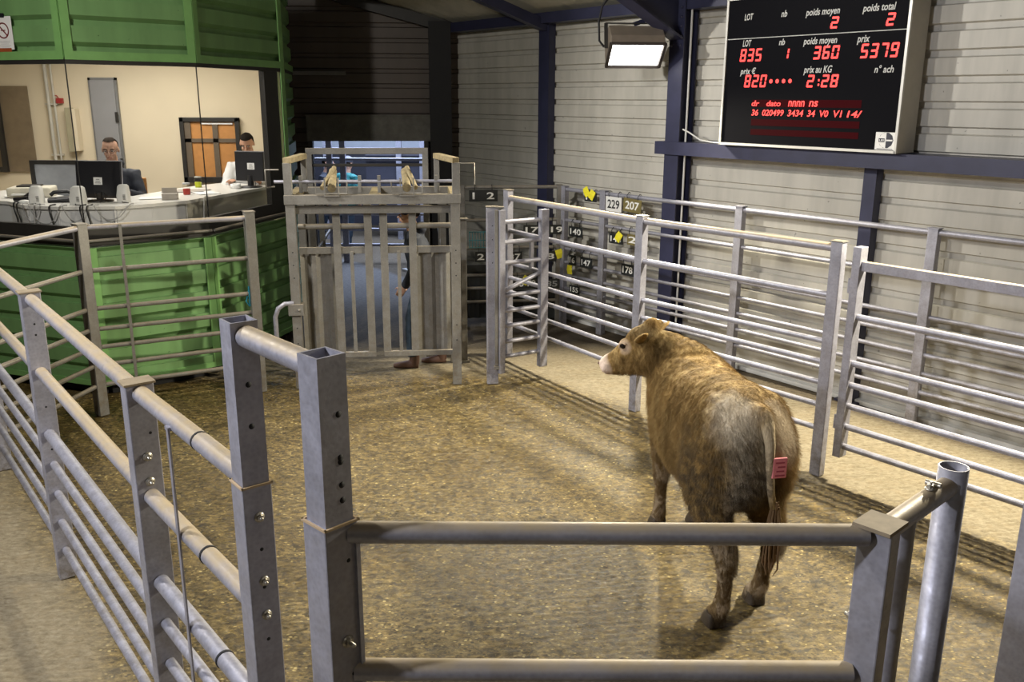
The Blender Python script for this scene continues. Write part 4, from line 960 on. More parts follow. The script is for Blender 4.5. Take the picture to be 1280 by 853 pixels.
def monitor(label, x, y, ang, w, h, tilt=-.12, lift=.13, sticker=(.0, .1)):
    t = thing('monitor', label, 'monitor', onDesk(x, y), ang); q = Matrix.Rotation(tilt, 3, 'X')
    def T_(a, b, c): return q @ Vector((a, b, c))+Vector((0, 0, lift))
    mb = MB(); mb.obox(T_(0, 0, h/2), q @ Vector((w, 0, 0)), q @ Vector((0, .035, 0)), q @ Vector((0, 0, h))); mb.build('monitor_shell', M['black_plastic'], t, .006)
    mb = MB(); mb.obox(T_(0, .02, h/2), q @ Vector((w-.02, 0, 0)), q @ Vector((0, .006, 0)), q @ Vector((0, 0, h-.02))); mb.build('monitor_screen', simple('screen_dark', (.02, .03, .06), .2), t)
    mb = MB(); mb.obox(T_(0, .012, h), q @ Vector((w, 0, 0)), q @ Vector((0, .012, 0)), q @ Vector((0, 0, .006)))
    for sg in (-1, 1): mb.obox(T_(sg*w/2, .012, h/2), q @ Vector((.006, 0, 0)), q @ Vector((0, .012, 0)), q @ Vector((0, 0, h)))
    mb.build('monitor_bezel', simple('bezel_silver', (.45, .45, .5), .4, .3), t)
    mb = MB(); mb.tube([(0, .0, .02), (0, -.0, lift+.06)], .035, 14); mb.build('monitor_stand', M['black_plastic'], t)
    mb = MB(); mb.lathe([(.12, 0), (.12, .012), (.04, .02), (0, .02)], (0, 0, 0), 24); mb.build('monitor_base', M['black_plastic'], t)
    mb = MB(); mb.obox(T_(sticker[0], -.0185, sticker[1]+.07), q @ Vector((.085, 0, 0)), q @ Vector((0, .001, 0)), q @ Vector((0, 0, .07))); mb.build('sticker', M['paper'], t)
    mb = MB()
    for i in range(3): mb.obox(T_(sticker[0]-.0+.0, -.0193, sticker[1]+.052+i*.017), q @ Vector((.055-.01*i, 0, 0)), q @ Vector((0, .0006, 0)), q @ Vector((0, 0, .005)))
    mb.build('sticker_print', INK, t)
    mb = MB(); mb.tube([(.03, .0, .10), (.07, -.02, .05), (.09, -.08, .02), (.08, -.16, .008)], .005, 6); mb.build('monitor_cable', M['black_plastic'], t)
    return t
monitor('black monitor with a white sticker in front of the man in the dark jacket', -3.93, 8.58, R(-4), .44, .35, lift=.03, sticker=(-.005, .09))
monitor('black monitor with a white sticker at the right end of the counter', -2.90, 10.02, R(-12), .34, .32, tilt=-.03, lift=.07, sticker=(.02, .09))
def speaker(label, x, y, w, ang):
    t = thing('desk_speaker', label, 'speaker', onDesk(x, y), ang)
    mb = MB(); mb.sections([((0, 0, 0), (w/2, 0, 0), (0, w*.45, 0), 5), ((0, .0, .06), (w/2, 0, 0), (0, w*.45, 0), 5), ((0, .01, .15), (w*.42, 0, 0), (0, w*.36, 0), 4), ((0, .012, .165), (w*.3, 0, 0), (0, w*.25, 0), 3)]); mb.build('speaker_body', M['white_plastic'], t)
    mb = MB()
    for z in (.03, .04, .05, .06, .07): mb.box(w*.12, -w*.46, z, w*.34, -w*.445, z+.004)
    mb.build('speaker_slots', M['dark_frame'], t)
    mb = MB(); mb.tube([(0, -w*.4, .01), (.02, -w*.7, .006), (.08, -w*.8, .006)], .004, 6); mb.build('speaker_cable', M['hole'], t)
speaker('white desk speaker at the left end of the counter', -4.42, 8.36, .12, .1)
speaker('white desk speaker just left of the black monitor', -4.02, 8.33, .13, -.1)
speaker('silver desk speaker just right of the black monitor', -3.68, 8.52, .11, 0)
t = thing('small_box', 'small open cardboard box on the counter', 'box', onDesk(-3.33, 8.76), .2)
CB = simple('box_grey', (.42, .38, .33), .7)
mb = MB(); mb.box(-.07, -.05, 0, .07, .05, .06); mb.build('box_body', CB, t, .002)
mb = MB(); mb.obox((-.01, .05, .085), (.14, 0, 0), (0, .006, .0), (0, 0, .05)); mb.build('box_flap', CB, t)
for lab, x, y, colr, lid in (('glass jar with red contents on the counter', -3.33, 9.22, (.45, .03, .02), (.5, .5, .5)), ('jar with yellow-green contents in front of the orange window', -3.47, 9.98, (.45, .50, .02), (.25, .25, .22))):
    t = thing('glass_jar', lab, 'jar', onDesk(x, y))
    mb = MB(); mb.lathe([(.032, 0), (.036, .01), (.036, .055), (.034, .06), (.0, .06)], (0, 0, 0), 18); mb.build('jar_contents', simple('jar_col', colr, .4), t)
    mb = MB(); mb.lathe([(.0385, 0), (.0385, .085), (.034, .10), (.034, .115)], (0, 0, 0), 18); mb.build('jar_glass', M['glass'], t)
    mb = MB(); mb.lathe([(.037, .105), (.037, .12), (0, .12)], (0, 0, 0), 18); mb.build('jar_lid', simple('jar_lid', lid, .5), t)
t = thing('paper_roll', 'white roll of tape near the right end of the counter', 'roll', onDesk(-3.02, 9.86))
mb = MB(); mb.lathe([(.03, .0), (.055, .0), (.055, .05), (.03, .05), (.03, 0)], (0, 0, 0), 24); mb.build('roll_body', M['paper'], t)
for i, (x, y, w, h, a, lab) in enumerate(((-3.18, 9.35, .21, .30, .5, 'white papers lying on the counter below the orange window'), (-3.45, 9.55, .42, .30, -.1, 'grey folder lying flat on the counter behind the red jar'), (-4.25, 8.75, .3, .2, .3, 'white papers lying left of the black monitor'), (-3.5, 8.85, .3, .21, .2, 'white papers lying beside the small box'), (-4.9, 9.0, .3, .25, .4, 'papers heaped at the far left of the counter'))):
    mb = MB()
    for j in range(3): e_ = Vector((math.cos(a+j*.08), math.sin(a+j*.08), 0)); mb.obox(UP*(.002+.003*j), e_*w, UP.cross(e_)*h, UP*.0025)
    o = mb.build('paper_sheets' if i != 1 else 'folder', simple('folder_grey', (.33, .30, .27), .6) if i == 1 else M['paper']); o.location = onDesk(x, y); setp(o, lab, 'paper' if i != 1 else 'folder')
# white device with a keyboard slab, dark clutter, telephone
t = thing('office_printer', 'low beige office machine at the far left of the counter', 'printer', onDesk(-4.78, 8.98), .2)
mb = MB(); mb.box(-.20, -.14, 0, .20, .14, .10); mb.build('printer_body', simple('beige_plastic', (.55, .52, .43), .5), t, .02)
mb = MB(); mb.box(-.12, -.08, .10, .08, .10, .115); mb.build('printer_lid', M['dark_frame'], t, .003)
mb = MB(); mb.box(-.14, -.19, .03, .14, -.14, .045); mb.build('paper_tray', M['white_plastic'], t, .003)
t = thing('telephone', 'dark telephone among the cables at the left of the counter', 'telephone', onDesk(-4.28, 8.52), .3)
mb = MB(); mb.sections([((-.10, 0, .02), (0, .08, 0), (0, 0, .02), 4), ((.10, 0, .03), (0, .08, 0), (0, 0, .03), 4)]); mb.build('telephone_base', M['black_plastic'], t)
mb = MB(); mb.tube([(-.09, .05, .06), (-.06, .05, .085), (.06, .05, .095), (.09, .05, .075)], .018, 10); mb.build('handset', M['black_plastic'], t)
t = thing('telephone', 'dark telephone with its handset off at the far left corner of the counter', 'telephone', onDesk(-4.62, 8.55), -.4)
mb = MB(); mb.sections([((-.09, 0, .02), (0, .07, 0), (0, 0, .02), 4), ((.09, 0, .03), (0, .07, 0), (0, 0, .03), 4)]); mb.build('telephone_base', M['black_plastic'], t)
mb = MB(); mb.tube([(-.12, .09, .03), (-.06, .09, .06), (.04, .11, .06), (.09, .10, .03)], .018, 10); mb.build('handset', M['black_plastic'], t)
t = thing('computer_mouse', 'pale computer mouse beside the left speaker on the counter', 'mouse', onDesk(-4.56, 8.40), .5)
mb = MB(); mb.ellipsoid((0, 0, .012), (.055, .032, .02)); mb.build('mouse_body', M['white_plastic'], t)
mb = MB(); mb.tube([(.05, 0, .012), (.08, .02, .006), (.12, .0, .006)], .003, 6); mb.build('mouse_cable', M['hole'], t)
# cables hanging over the counter front
def hang(label, pts, mat, r=.0045):
    mb = MB(); ps = [Vector(p) for p in pts]; out = []
    for i in range(len(ps)-1):
        p0 = ps[max(i-1, 0)]; p1 = ps[i]; p2 = ps[i+1]; p3 = ps[min(i+2, len(ps)-1)]
        for k_ in range(6):
            u = k_/6; out.append(.5*((2*p1)+(p2-p0)*u+(2*p0-5*p1+4*p2-p3)*u*u+(3*p1-p0-3*p2+p3)*u**3))
    out.append(ps[-1]); mb.tube(out, r, 6); setp(mb.build('hanging_cable', mat), label, 'cable', 'cables hanging over the counter front')
WC = simple('cable_grey', (.30, .30, .30), .5); BC_ = M['hole']
for i, (x0, x1, sag, mt, lab) in enumerate(((-4.42, -4.10, .16, WC, 'grey cable looping from the left speaker to the middle one'), (-4.08, -3.86, .13, WC, 'grey cable looping just left of the black monitor'), (-3.80, -3.52, .12, WC, 'long grey cable loop right of the black monitor'), (-4.5, -4.3, .14, WC, 'grey cable loop at the far left speaker'))):
    def fy(x):
        for a, b in zip(fr, fr[1:]):
            if a.x <= x <= b.x: return a.y+(b.y-a.y)*(x-a.x)/(b.x-a.x)
        return 8.2
    hang(lab, [(x0, fy(x0)+.08, DZ+.006), (x0, fy(x0)-.012, DZ+.004), (x0*.75+x1*.25, fy(x0*.75+x1*.25)-.015, DZ-sag*.8), ((x0+x1)/2, fy((x0+x1)/2)-.015, DZ-sag), (x0*.25+x1*.75, fy(x0*.25+x1*.75)-.015, DZ-sag*.8), (x1, fy(x1)-.012, DZ+.004), (x1, fy(x1)+.08, DZ+.006)], mt)
for x, mt, lab in ((-4.20, BC_, 'black cable dropping down the counter between the left speakers'), (-3.86, BC_, 'black cable dropping straight down below the monitor'), (-3.92, BC_, 'black cable slanting down below the monitor'), (-4.36, WC, 'grey cable dropping near the left speaker'), (-4.60, BC_, 'black cable dropping at the left corner of the counter'), (-4.66, BC_, 'leftmost black cable dropping at the counter corner'), (-3.06, M['white_plastic'], 'white cable dropping down the beige end of the counter')):
    y_ = fy(x); hang(lab, [(x, y_+.1, DZ+.006), (x, y_-.01, DZ+.005), (x-.005, y_-.016, DZ-.05), (x-.015*(1 if mt != BC_ else -1), y_-.016, DZ-.18), (x-.02, y_-.014, DZ-.32)], mt, .006)
# black-framed divider behind the left end of the desk
t = thing('screen_divider', 'black framed pale divider standing left of the man in the dark jacket', 'divider', (-4.55, 9.45, 0.86))
mb = MB(); mb.box(-.42, -.01, .55, .12, .01, 1.16); mb.build('divider_panel', simple('divider_grey', (.36, .38, .42), .6), t)
mb = MB(); mb.box(-.46, -.03, 1.16, .12, .03, 1.20); mb.box(-.46, -.03, .16, -.42, .03, 1.16); mb.box(.10, -.03, .16, .13, .03, 1.16); mb.build('divider_frame', M['dark_frame'], t)
# chair behind the man
t = thing('office_chair', 'wooden armed chair behind the man in the dark jacket', 'chair', (-4.12, 9.42, 1.01))
mb = MB(); mb.box(-.22, -.2, .42, .22, .22, .46); mb.build('seat', M['wood'], t, .01)
mb = MB(); mb.box(-.22, .20, .5, .22, .23, .86); mb.build('backrest', M['wood'], t, .01)
for sx in (-1, 1):
    mb = MB(); mb.box(sx*.25-.02, -.15, .66, sx*.25+.02, .22, .69); mb.box(sx*.25-.015, -.1, .44, sx*.25+.015, -.07, .67); mb.build('armrest', M['wood'], t)
    for sy in (-1, 1): mb = MB(); mb.bar((sx*.2, sy*.18, 0), (sx*.2, sy*.18, .43), .035, .035); mb.build('leg', M['wood'], t)
# notice taped on the cladding
d = (Q[1]-Q[0]).normalized(); nv = Vector((d.y, -d.x, 0)); pc = Vector((-4.345, 8.063, 0)) 
nt_ = thing('notice', 'white no smoking notice taped to the green cladding top left', 'notice', pc+UP*3.22+nv*.012)
mb = MB(); mb.obox((0, 0, 0), d*.20, nv*.003, UP*.27); mb.build('sheet', M['paper'], nt_)
RDK = simple('print_dark_red', (.16, .03, .03), .5); mb = MB(); n_ = 28
ring = []
for i in range(n_):
    a = 2*PI*i/n_
    for rr in (.066, .054): ring.append(nv*.003+d*(rr*math.cos(a))+UP*(.02+rr*math.sin(a)))
mb.add(ring, [(2*i, 2*((i+1) % n_), 2*((i+1) % n_)+1, 2*i+1) for i in range(n_)])
e_ = (d-UP).normalized(); f_ = (d+UP).normalized(); mb.obox(nv*.003+UP*.02, e_*.11, f_*.012, nv*.0008); mb.obox(nv*.0028+UP*.022, d*.05, UP*.008, nv*.0008); mb.build('no_smoking_sign', RDK, nt_)
mb = MB()
for i in range(5): mb.obox(nv*.003+UP*(-.065-.012*i)+d*(.004*(i % 2)), d*(.13-.02*(i % 3)), UP*.003, nv*.0006)
mb.build('printed_lines', simple('print_grey', (.45, .43, .43), .6), nt_)
mb = MB(); mb.obox(nv*.004+UP*.142, d*.06, UP*.035, nv*.002); mb.build('tape', M['black_plastic'], nt_, 0, 'black tape'); mb = MB(); mb.obox(nv*.004-UP*.137+d*.0, d*.14, UP*.03, nv*.002); mb.build('tape', simple('tape_rust', (.30, .07, .02), .5), nt_, 0, 'rust red tape')

# ================================================================== BODIES
def remesh(o, vox, smooth=6, fac=0.5, sub=0):
    r = o.modifiers.new('remesh', 'REMESH'); r.mode = 'VOXEL'; r.voxel_size = vox; r.use_smooth_shade = True
    if smooth: m_ = o.modifiers.new('smooth', 'SMOOTH'); m_.iterations = smooth; m_.factor = fac
    return o
def freeze(o, keep=()):
    """apply the modifiers so that the mesh itself is the continuous surface"""
    dg = bpy.context.evaluated_depsgraph_get(); me = bpy.data.meshes.new_from_object(o.evaluated_get(dg)); mats = [m_ for m_ in o.data.materials]
    o.modifiers.clear(); old = o.data; o.data = me; me.materials.clear()
    for m_ in mats: me.materials.append(m_)
    for p in me.polygons: p.use_smooth = True; p.material_index = 0
    me.name = o.name
    return o
def ruffle(o, fn):
    """move every vertex along its normal by fn(co)"""
    me = o.data; n = len(me.vertices); cs = [v.co.copy() for v in me.vertices]; ns = [v.normal.copy() for v in me.vertices]; out = []
    for c, nn in zip(cs, ns): out.extend(c+nn*fn(c))
    me.vertices.foreach_set('co', out); me.update()
def limb(mb, pts):
    """pts: (x, y, z, ra[, rb]) ; tapered chain, ring axes derived from the direction; ra sideways, rb fore-aft"""
    P = [Vector(p[:3]) for p in pts]; k = len(P); secs = []
    for i, p in enumerate(P):
        t = (P[min(i+1, k-1)]-P[max(i-1, 0)]).normalized(); side = Vector((0, 1, 0)); f = side.cross(t).normalized(); side = t.cross(f).normalized()
        ra = pts[i][3]; rb = pts[i][4] if len(pts[i]) > 4 else ra
        secs.append((p, side*ra, f*rb))
    mb.sections(secs)

def coat_mat():
    m, nt, b = newmat('cattle_coat'); co = obj_co(nt)
    sep = nt.nodes.new('ShaderNodeSeparateXYZ'); nt.links.new(co, sep.inputs[0]); x, y, z = sep.outputs
    st = noise_n(nt, 13, 6, 0.7, mapping(nt, co, (1.0, 1.0, .45)), 0.8)
    big = noise_n(nt, 3.5, 5, 0.65, co)
    c = ramp(nt, st, [(0.28, (.11, .062, .018)), (0.5, (.29, .18, .060)), (0.72, (.56, .40, .17))])
    c = mixc(nt, 1.0, c, ramp(nt, big, [(.3, .60), (.7, 1.22)]), 'MULTIPLY')
    def blob(cx_, cy_, cz_, sx, sy, sz, lo=.75, hi=1.1, nz=.5):
        dx = math_n(nt, 'DIVIDE', math_n(nt, 'SUBTRACT', x, cx_), sx); dy = math_n(nt, 'DIVIDE', math_n(nt, 'SUBTRACT', y, cy_), sy); dz = math_n(nt, 'DIVIDE', math_n(nt, 'SUBTRACT', z, cz_), sz)
        d2 = math_n(nt, 'SQRT', math_n(nt, 'ADD', math_n(nt, 'ADD', math_n(nt, 'MULTIPLY', dx, dx), math_n(nt, 'MULTIPLY', dy, dy)), math_n(nt, 'MULTIPLY', dz, dz)))
        d2 = math_n(nt, 'ADD', d2, math_n(nt, 'MULTIPLY', math_n(nt, 'SUBTRACT', noise_n(nt, 11, 5, .7, co), .5), nz))
        return ramp(nt, math_n(nt, 'DIVIDE', d2, 2.0), [(lo/2, 1.0), (hi/2, 0.0)])
    def add(fac, col, amt): 
        nonlocal c
        c = mixc(nt, math_n(nt, 'MULTIPLY', fac, amt, True), c, col)
    # pale rump, pale inner buttocks, belly and back-of-thigh
    add(blob(-.18, .17, 1.16, .20, .11, .18, .5, 1.2, .9), (.78, .68, .52), .85)
    add(blob(-.22, -.07, 1.12, .14, .09, .18, .6, 1.2, .6), (.80, .70, .56), .9)
    add(blob(-.22, .15, .90, .15, .08, .24, .55, 1.2, .9), (.60, .52, .40), .85)
    add(blob(-.32, .04, 1.05, .07, .06, .26, .7, 1.2, .3), (.50, .41, .28), .75)
    add(blob(HP.x-.01, HP.y, HP.z+.06, .13, .13, .07, .5, 1.2, .8), (.60, .47, .25), .6)
    # dung stains
    mot = ramp(nt, noise_n(nt, 20, 6, .75, co), [(.43, 0.0), (.54, 1.0)])
    stain = math_n(nt, 'MULTIPLY', mot, ramp(nt, math_n(nt, 'ADD', math_n(nt, 'MULTIPLY', z, -1.0), 1.25), [(.0, .0), (.35, 1.0)]))
    add(math_n(nt, 'MULTIPLY', stain, blob(-.12, .2, .85, .35, .25, .45, .8, 1.2, .5)), (.085, .062, .038), .9)
    low = ramp(nt, math_n(nt, 'ADD', z, math_n(nt, 'MULTIPLY', math_n(nt, 'SUBTRACT', st, .5), .3)), [(.30, 1.0), (.72, 0.0)])
    add(low, (.085, .055, .028), .72)
    add(math_n(nt, 'MULTIPLY', ramp(nt, noise_n(nt, 14, 5, .7, mapping(nt, co, (1, 1, .5), loc=(3, 1, 2)), .5), [(.50, 0.0), (.58, 1.0)]), ramp(nt, z, [(.48, 1.0), (.62, 0.0)])), (.42, .33, .22), .75)
    add(ramp(nt, z, [(.03, 1.0), (.10, 0.0)]), (.05, .035, .02), .8)
    # face markings
    E1, M1 = COWEYE, COWMUZ
    add(blob(*E1, .050, .050, .045, .4, 1.3, .9), (.70, .54, .40), .85)
    add(blob(*M1, .095, .095, .085, .75, 1.1, .2), (.85, .68, .56), .95)
    nt.links.new(c, b.inputs['Base Color']); b.inputs['Roughness'].default_value = .75; b.inputs['Specular IOR Level'].default_value = .25
    fur = noise_n(nt, 60, 6, .75, mapping(nt, co, (1, 1, .22)), 1.0); n1_ = bump(nt, fur, .7, .012, None); bump(nt, noise_n(nt, 12, 4, .6, co, .8), .6, .03, b, n1_)
    return m

bull = thing('bull', 'golden brown young bull standing in the ring, rump to the camera and head turned left', 'bull', (1.22, 4.33, 0), R(90+11))
# local frame: +x towards the head, +y to the animal's left
HP = Vector((1.14, .135, 1.245)); HM = Vector((1.355, .36, 1.040)); hd = (HM-HP).normalized()   # poll, muzzle
hs_ = Vector((-hd.y, hd.x, 0)).normalized()      # towards the bull's left
hu = hd.cross(hs_).normalized(); hu = hu if hu.z > 0 else -hu
HL_ = (HM-HP).length
def hp(t, l, u): return HP+hd*(t*HL_)+hs_*l+hu*u
COWEYE = tuple(hp(.37, .11, .035)); COWMUZ = tuple(hp(1.0, .0, -.015))
coat = coat_mat()
mb = MB()
body = [(-.285, 1.10, .98, .05), (-.265, 1.17, .86, .13), (-.21, 1.245, .76, .195), (-.10, 1.295, .68, .235), (.06, 1.305, .62, .252), (.24, 1.275, .58, .250), (.42, 1.245, .55, .268),
        (.60, 1.225, .53, .282), (.78, 1.225, .53, .275), (.92, 1.245, .54, .248), (1.04, 1.24, .58, .220), (1.13, 1.20, .66, .175), (1.20, 1.12, .76, .11)]
def bend(x): return .065-.125*max(0, min(1, x/.8))
mb.sections([((x, bend(x), (a+b)/2), (0, w, 0), (0, 0, (a-b)/2), 2.25) for x, a, b, w in body])
for sg in (1, -1):
    hx, hy = ((-.104, .161), (.065, -.154))[sg < 0]
    # hind leg: haunch, stifle, hock, fetlock, hoof
    mb.ellipsoid((-.03, .06+sg*.135, .97), (.23, .125, .30), Matrix.Rotation(R(8), 3, 'Y'))
    limb(mb, [(.02, .06+sg*.145, 1.00, .10, .18), (.02, .055+sg*.155, .82, .115, .19), (.00+hx*.2, .04+sg*.150, .66, .095, .145), (-.07+hx*.4, .02+sg*.160, .54, .065, .095), (-.115+hx*.6, sg*.158, .46, .052, .068), (-.115+hx*.7, sg*.156, .42, .048, .062), (-.085+hx*.85, sg*.153, .33, .038, .045), (-.06+hx, sg*.151, .22, .036, .040), (-.045+hx, sg*.151, .14, .044, .048), (-.01+hx, sg*.151, .085, .042, .050), (.02+hx, sg*.151, .05, .050, .062), (.03+hx, sg*.151, .005, .055, .072)])
    fx_, fy_ = ((1.006, .07), (1.0, -.19))[sg < 0]
    mb.ellipsoid((.92, -.06+sg*.135, .90), (.17, .11, .29), Matrix.Rotation(R(-12), 3, 'Y'))
    Y_ = fy_-(-.06+sg*.13)
    limb(mb, [(.93, fy_+sg*.02, .90, .09, .13), (.97, fy_+sg*.02, .74, .080, .110), (fx_-.02, fy_+sg*.012, .58, .062, .078), (fx_, fy_+sg*.006, .47, .050, .058), (fx_+.005, fy_, .39, .048, .054), (fx_, fy_, .30, .037, .040), (fx_, fy_, .19, .035, .038), (fx_+.005, fy_, .12, .043, .046), (fx_+.025, fy_, .07, .044, .052), (fx_+.04, fy_, .005, .052, .066)])
# brisket, neck with crest and dewlap
mb.ellipsoid((1.08, -.05, .78), (.15, .13, .17))
def sec(c, t, w, h, e=2.2):
    t = Vector(t).normalized(); s2 = UP.cross(t).normalized(); u2 = t.cross(s2); return (Vector(c), s2*w, u2*h, e)
mb.sections([sec((.86, -.06, 1.00), (1, .0, .05), .20, .25), sec((.98, -.05, 1.02), (1, .2, .1), .185, .245), sec((1.07, -.01, 1.06), (.9, .5, .2), .155, .22), sec((1.12, .05, 1.11), (.7, .7, .3), .13, .185), sec((1.155, .11, 1.155), (.6, .8, .1), .112, .145), sec((1.18, .16, 1.17), (.6, .8, 0), .09, .12)])
mb.ellipsoid((1.13, .04, .94), (.07, .09, .12))
# head
def hsec(t, w, h, du=0.0, e=2.4): return (hp(t, 0, du), hs_*w, hu*h, e)
mb.sections([hsec(-.12, .06, .06, -.02), hsec(-.05, .105, .11, -.03), hsec(.08, .122, .140, -.05), hsec(.25, .120, .140, -.055), hsec(.40, .110, .130, -.058), hsec(.55, .090, .108, -.050), hsec(.72, .074, .090, -.042), hsec(.86, .068, .074, -.030), hsec(.96, .075, .068, -.024), hsec(1.04, .068, .056, -.022), hsec(1.09, .035, .030, -.020)])
mb.ellipsoid(hp(.22, .0, -.125), (.085, .065, .075)); mb.ellipsoid(hp(.92, 0, -.075), (.055, .045, .030)); mb.ellipsoid(hp(.04, 0, .03), (.09, .09, .06))
for sg in (1, -1):
    mb.ellipsoid(hp(.36, sg*.088, .045), (.042, .034, .03)); mb.ellipsoid(hp(.02, sg*.06, .05), (.04, .04, .03))
# poll tuft and curls
rnd = random.Random(3)
for i in range(80):
    t_ = rnd.uniform(-.26, .26); l_ = rnd.uniform(-.085, .085); u_ = .066-.9*l_*l_/.085*.05-.25*max(0, t_-.05)*.3+rnd.uniform(-.004, .024)*(1 if t_ < .2 else .4)
    mb.ellipsoid(hp(t_, l_, u_), (rnd.uniform(.016, .032),)*3, n=8, k=6)
# tail head
mb.ellipsoid((-.21, .055, 1.22), (.10, .045, .05))
bull_body = mb.build('bull_body', coat, bull); remesh(bull_body, .0125, 7, .5); freeze(bull_body)
# hide folds and ruffles
def hide(c):
    a = 0.0
    if c.z > .35: a = noise.noise(Vector((c.x*9, c.y*9, c.z*5)))*.012+noise.noise(Vector((c.x*26, c.y*26, c.z*14)))*.005
    if .95 < c.x < 1.25 and c.z > .85 and (c-HP).length > .2: a += math.sin((c.x*.6+c.y*1.2)*95)*.0035
    return a
ruffle(bull_body, hide)
# ears
for sg in (1, -1):
    mb = MB(); base = hp(.02, sg*.105, .02); tip = hp(-.16, sg*.20, .045)
    ax = (tip-base).normalized(); fl_ = hd; th = ax.cross(fl_).normalized(); L_ = (tip-base).length
    mb.sections([(base-ax*.02, fl_*.028, th*.022), (base+ax*L_*.25, fl_*.050, th*.018), (base+ax*L_*.55, fl_*.056, th*.013), (base+ax*L_*.85, fl_*.034, th*.009), (tip, fl_*.008, th*.005)])
    mb.build('ear', coat, bull)
    e_ = hp(.36, sg*.112, .040); mb = MB(); mb.ellipsoid(e_, (.020, .020, .020)); mb.build('eye', simple('cattle_eye', (.012, .008, .006), .12, 0, 0), bull)
    mb = MB(); mb.tube([e_-hd*.024+hs_*sg*.010, e_-hd*.010+hu*.019+hs_*sg*.012, e_+hd*.012+hu*.018+hs_*sg*.012, e_+hd*.026+hs_*sg*.004], .006, 8); mb.build('eyelid', coat, bull)
    mb = MB(); mb.ellipsoid(hp(1.05, sg*.036, .012), (.013, .013, .010)); mb.build('nostril', simple('nostril', (.10, .04, .03), .4), bull)
mb = MB(); mb.tube([hp(1.06, .045, -.045), hp(.96, .062, -.048), hp(.84, .058, -.052), hp(.76, .05, -.058)], .0045, 6); mb.tube([hp(1.06, -.045, -.045), hp(.96, -.062, -.048), hp(.84, -.058, -.052)], .0045, 6); mb.build('mouth_line', simple('mouth_dark', (.10, .05, .035), .6), bull)
# tail with switch
tp = [(-.23, .055, 1.235), (-.295, .05, 1.19), (-.325, .045, 1.10), (-.325, .035, .97), (-.315, .015, .85), (-.310, -.008, .76)]
mb = MB(); mb.tube(tp, .02, 14, rs=[.040, .034, .025, .020, .018, .018]); mb.build('tail', coat, bull)
mb = MB(); rnd = random.Random(5)
for i in range(46):
    a = rnd.uniform(0, 6.28); r0 = rnd.uniform(.004, .018); sp_ = rnd.uniform(.01, .040); zz = rnd.uniform(.38, .56)
    mb.tube([(-.315+r0*math.cos(a), -.015+r0*math.sin(a), .80-rnd.uniform(0, .06)), (-.31+sp_*math.cos(a)*.8, -.018+sp_*math.sin(a)*.8, .66), (-.305+sp_*math.cos(a+.3), -.02+sp_*math.sin(a+.3), zz+.05), (-.30+sp_*.5*math.cos(a+.6), -.02+sp_*.5*math.sin(a+.6), zz)], .005, 5, rs=[.005, .006, .0045, .001])
mb.build('tail_switch', simple('switch_hair', (.15, .085, .035), .85, 0, .3), bull)
# pink lot label glued round the tail
mb = MB(); mb.obox((-.340, -.005, .985), (0, .075, 0), (.014, 0, 0), (0, 0, .105)); 
lb_o = mb.build('lot_label', simple('pink_label', (.72, .22, .24), .7, 0, .12, 40), bull, .005, 'pink paper lot label stuck on the tail')
mb = MB()
for i in range(4): mb.box(-.3485, -.005-.026+.004*(i % 2), .945+i*.022, -.3475, -.005+.024-.006*(i % 3), .952+i*.022)
mb.build('label_print', simple('label_ink', (.35, .05, .08), .6), lb_o)
# cloven hooves
HOOF = simple('hoof', (.045, .033, .022), .55, 0, .3, 30)
for (hx, hy) in ((-.075, .161), (.095, -.154), (1.05, .07), (1.045, -.19)):
    for sg in (-1, 1):
        mb = MB(); cx_, cy_ = hx, hy+sg*.027
        mb.sections([((cx_-.005, cy_, .002), (.064, 0, 0), (0, .027, 0), 2.6), ((cx_-.008, cy_, .025), (.058, 0, 0), (0, .026, 0), 2.5), ((cx_-.018, cy_, .060), (.044, 0, 0), (0, .023, 0), 2.3), ((cx_-.024, cy_, .075), (.03, 0, 0), (0, .018, 0), 2.2)]); mb.build('hoof', HOOF, bull)
# short curly coat grown on the continuous body
def grow_fur(o, count, length):
    pm = o.modifiers.new('fur', 'PARTICLE_SYSTEM'); ps = pm.particle_system; st = ps.settings
    st.type = 'HAIR'; st.count = count; st.hair_length = length; st.hair_step = 3; st.use_modifier_stack = False
    st.normal_factor = .55*length; st.object_align_factor = (-.35*length, 0, -.75*length); st.factor_random = .35*length
    st.emit_from = 'FACE'; st.use_even_distribution = True; st.root_radius = .9; st.tip_radius = .1; st.radius_scale = .0016; st.display_step = 3; st.render_step = 3
    ps.seed = 4
    vg = o.vertex_groups.new(name='fur_length'); groups = {}
    for v in o.data.vertices:
        c = v.co; w = .55+.45*min(1, max(0, (c.z-.45)/.35))
        if c.z < .35: w = .3
        dm = (c-HM).length; dh = (c-(HP+HM)/2).length
        if dh < .20: w = min(w, .30)
        if dm < .12: w = .06
        if (c-Vector(COWEYE)).length < .06: w = .10
        if (c-HP).length < .11 and c.z > HP.z-.02: w = 1.0
        groups.setdefault(round(w, 1) if w > .1 else .06, []).append(v.index)
    for w, ids in groups.items(): vg.add(ids, w, 'REPLACE')
    ps.vertex_group_length = 'fur_length'

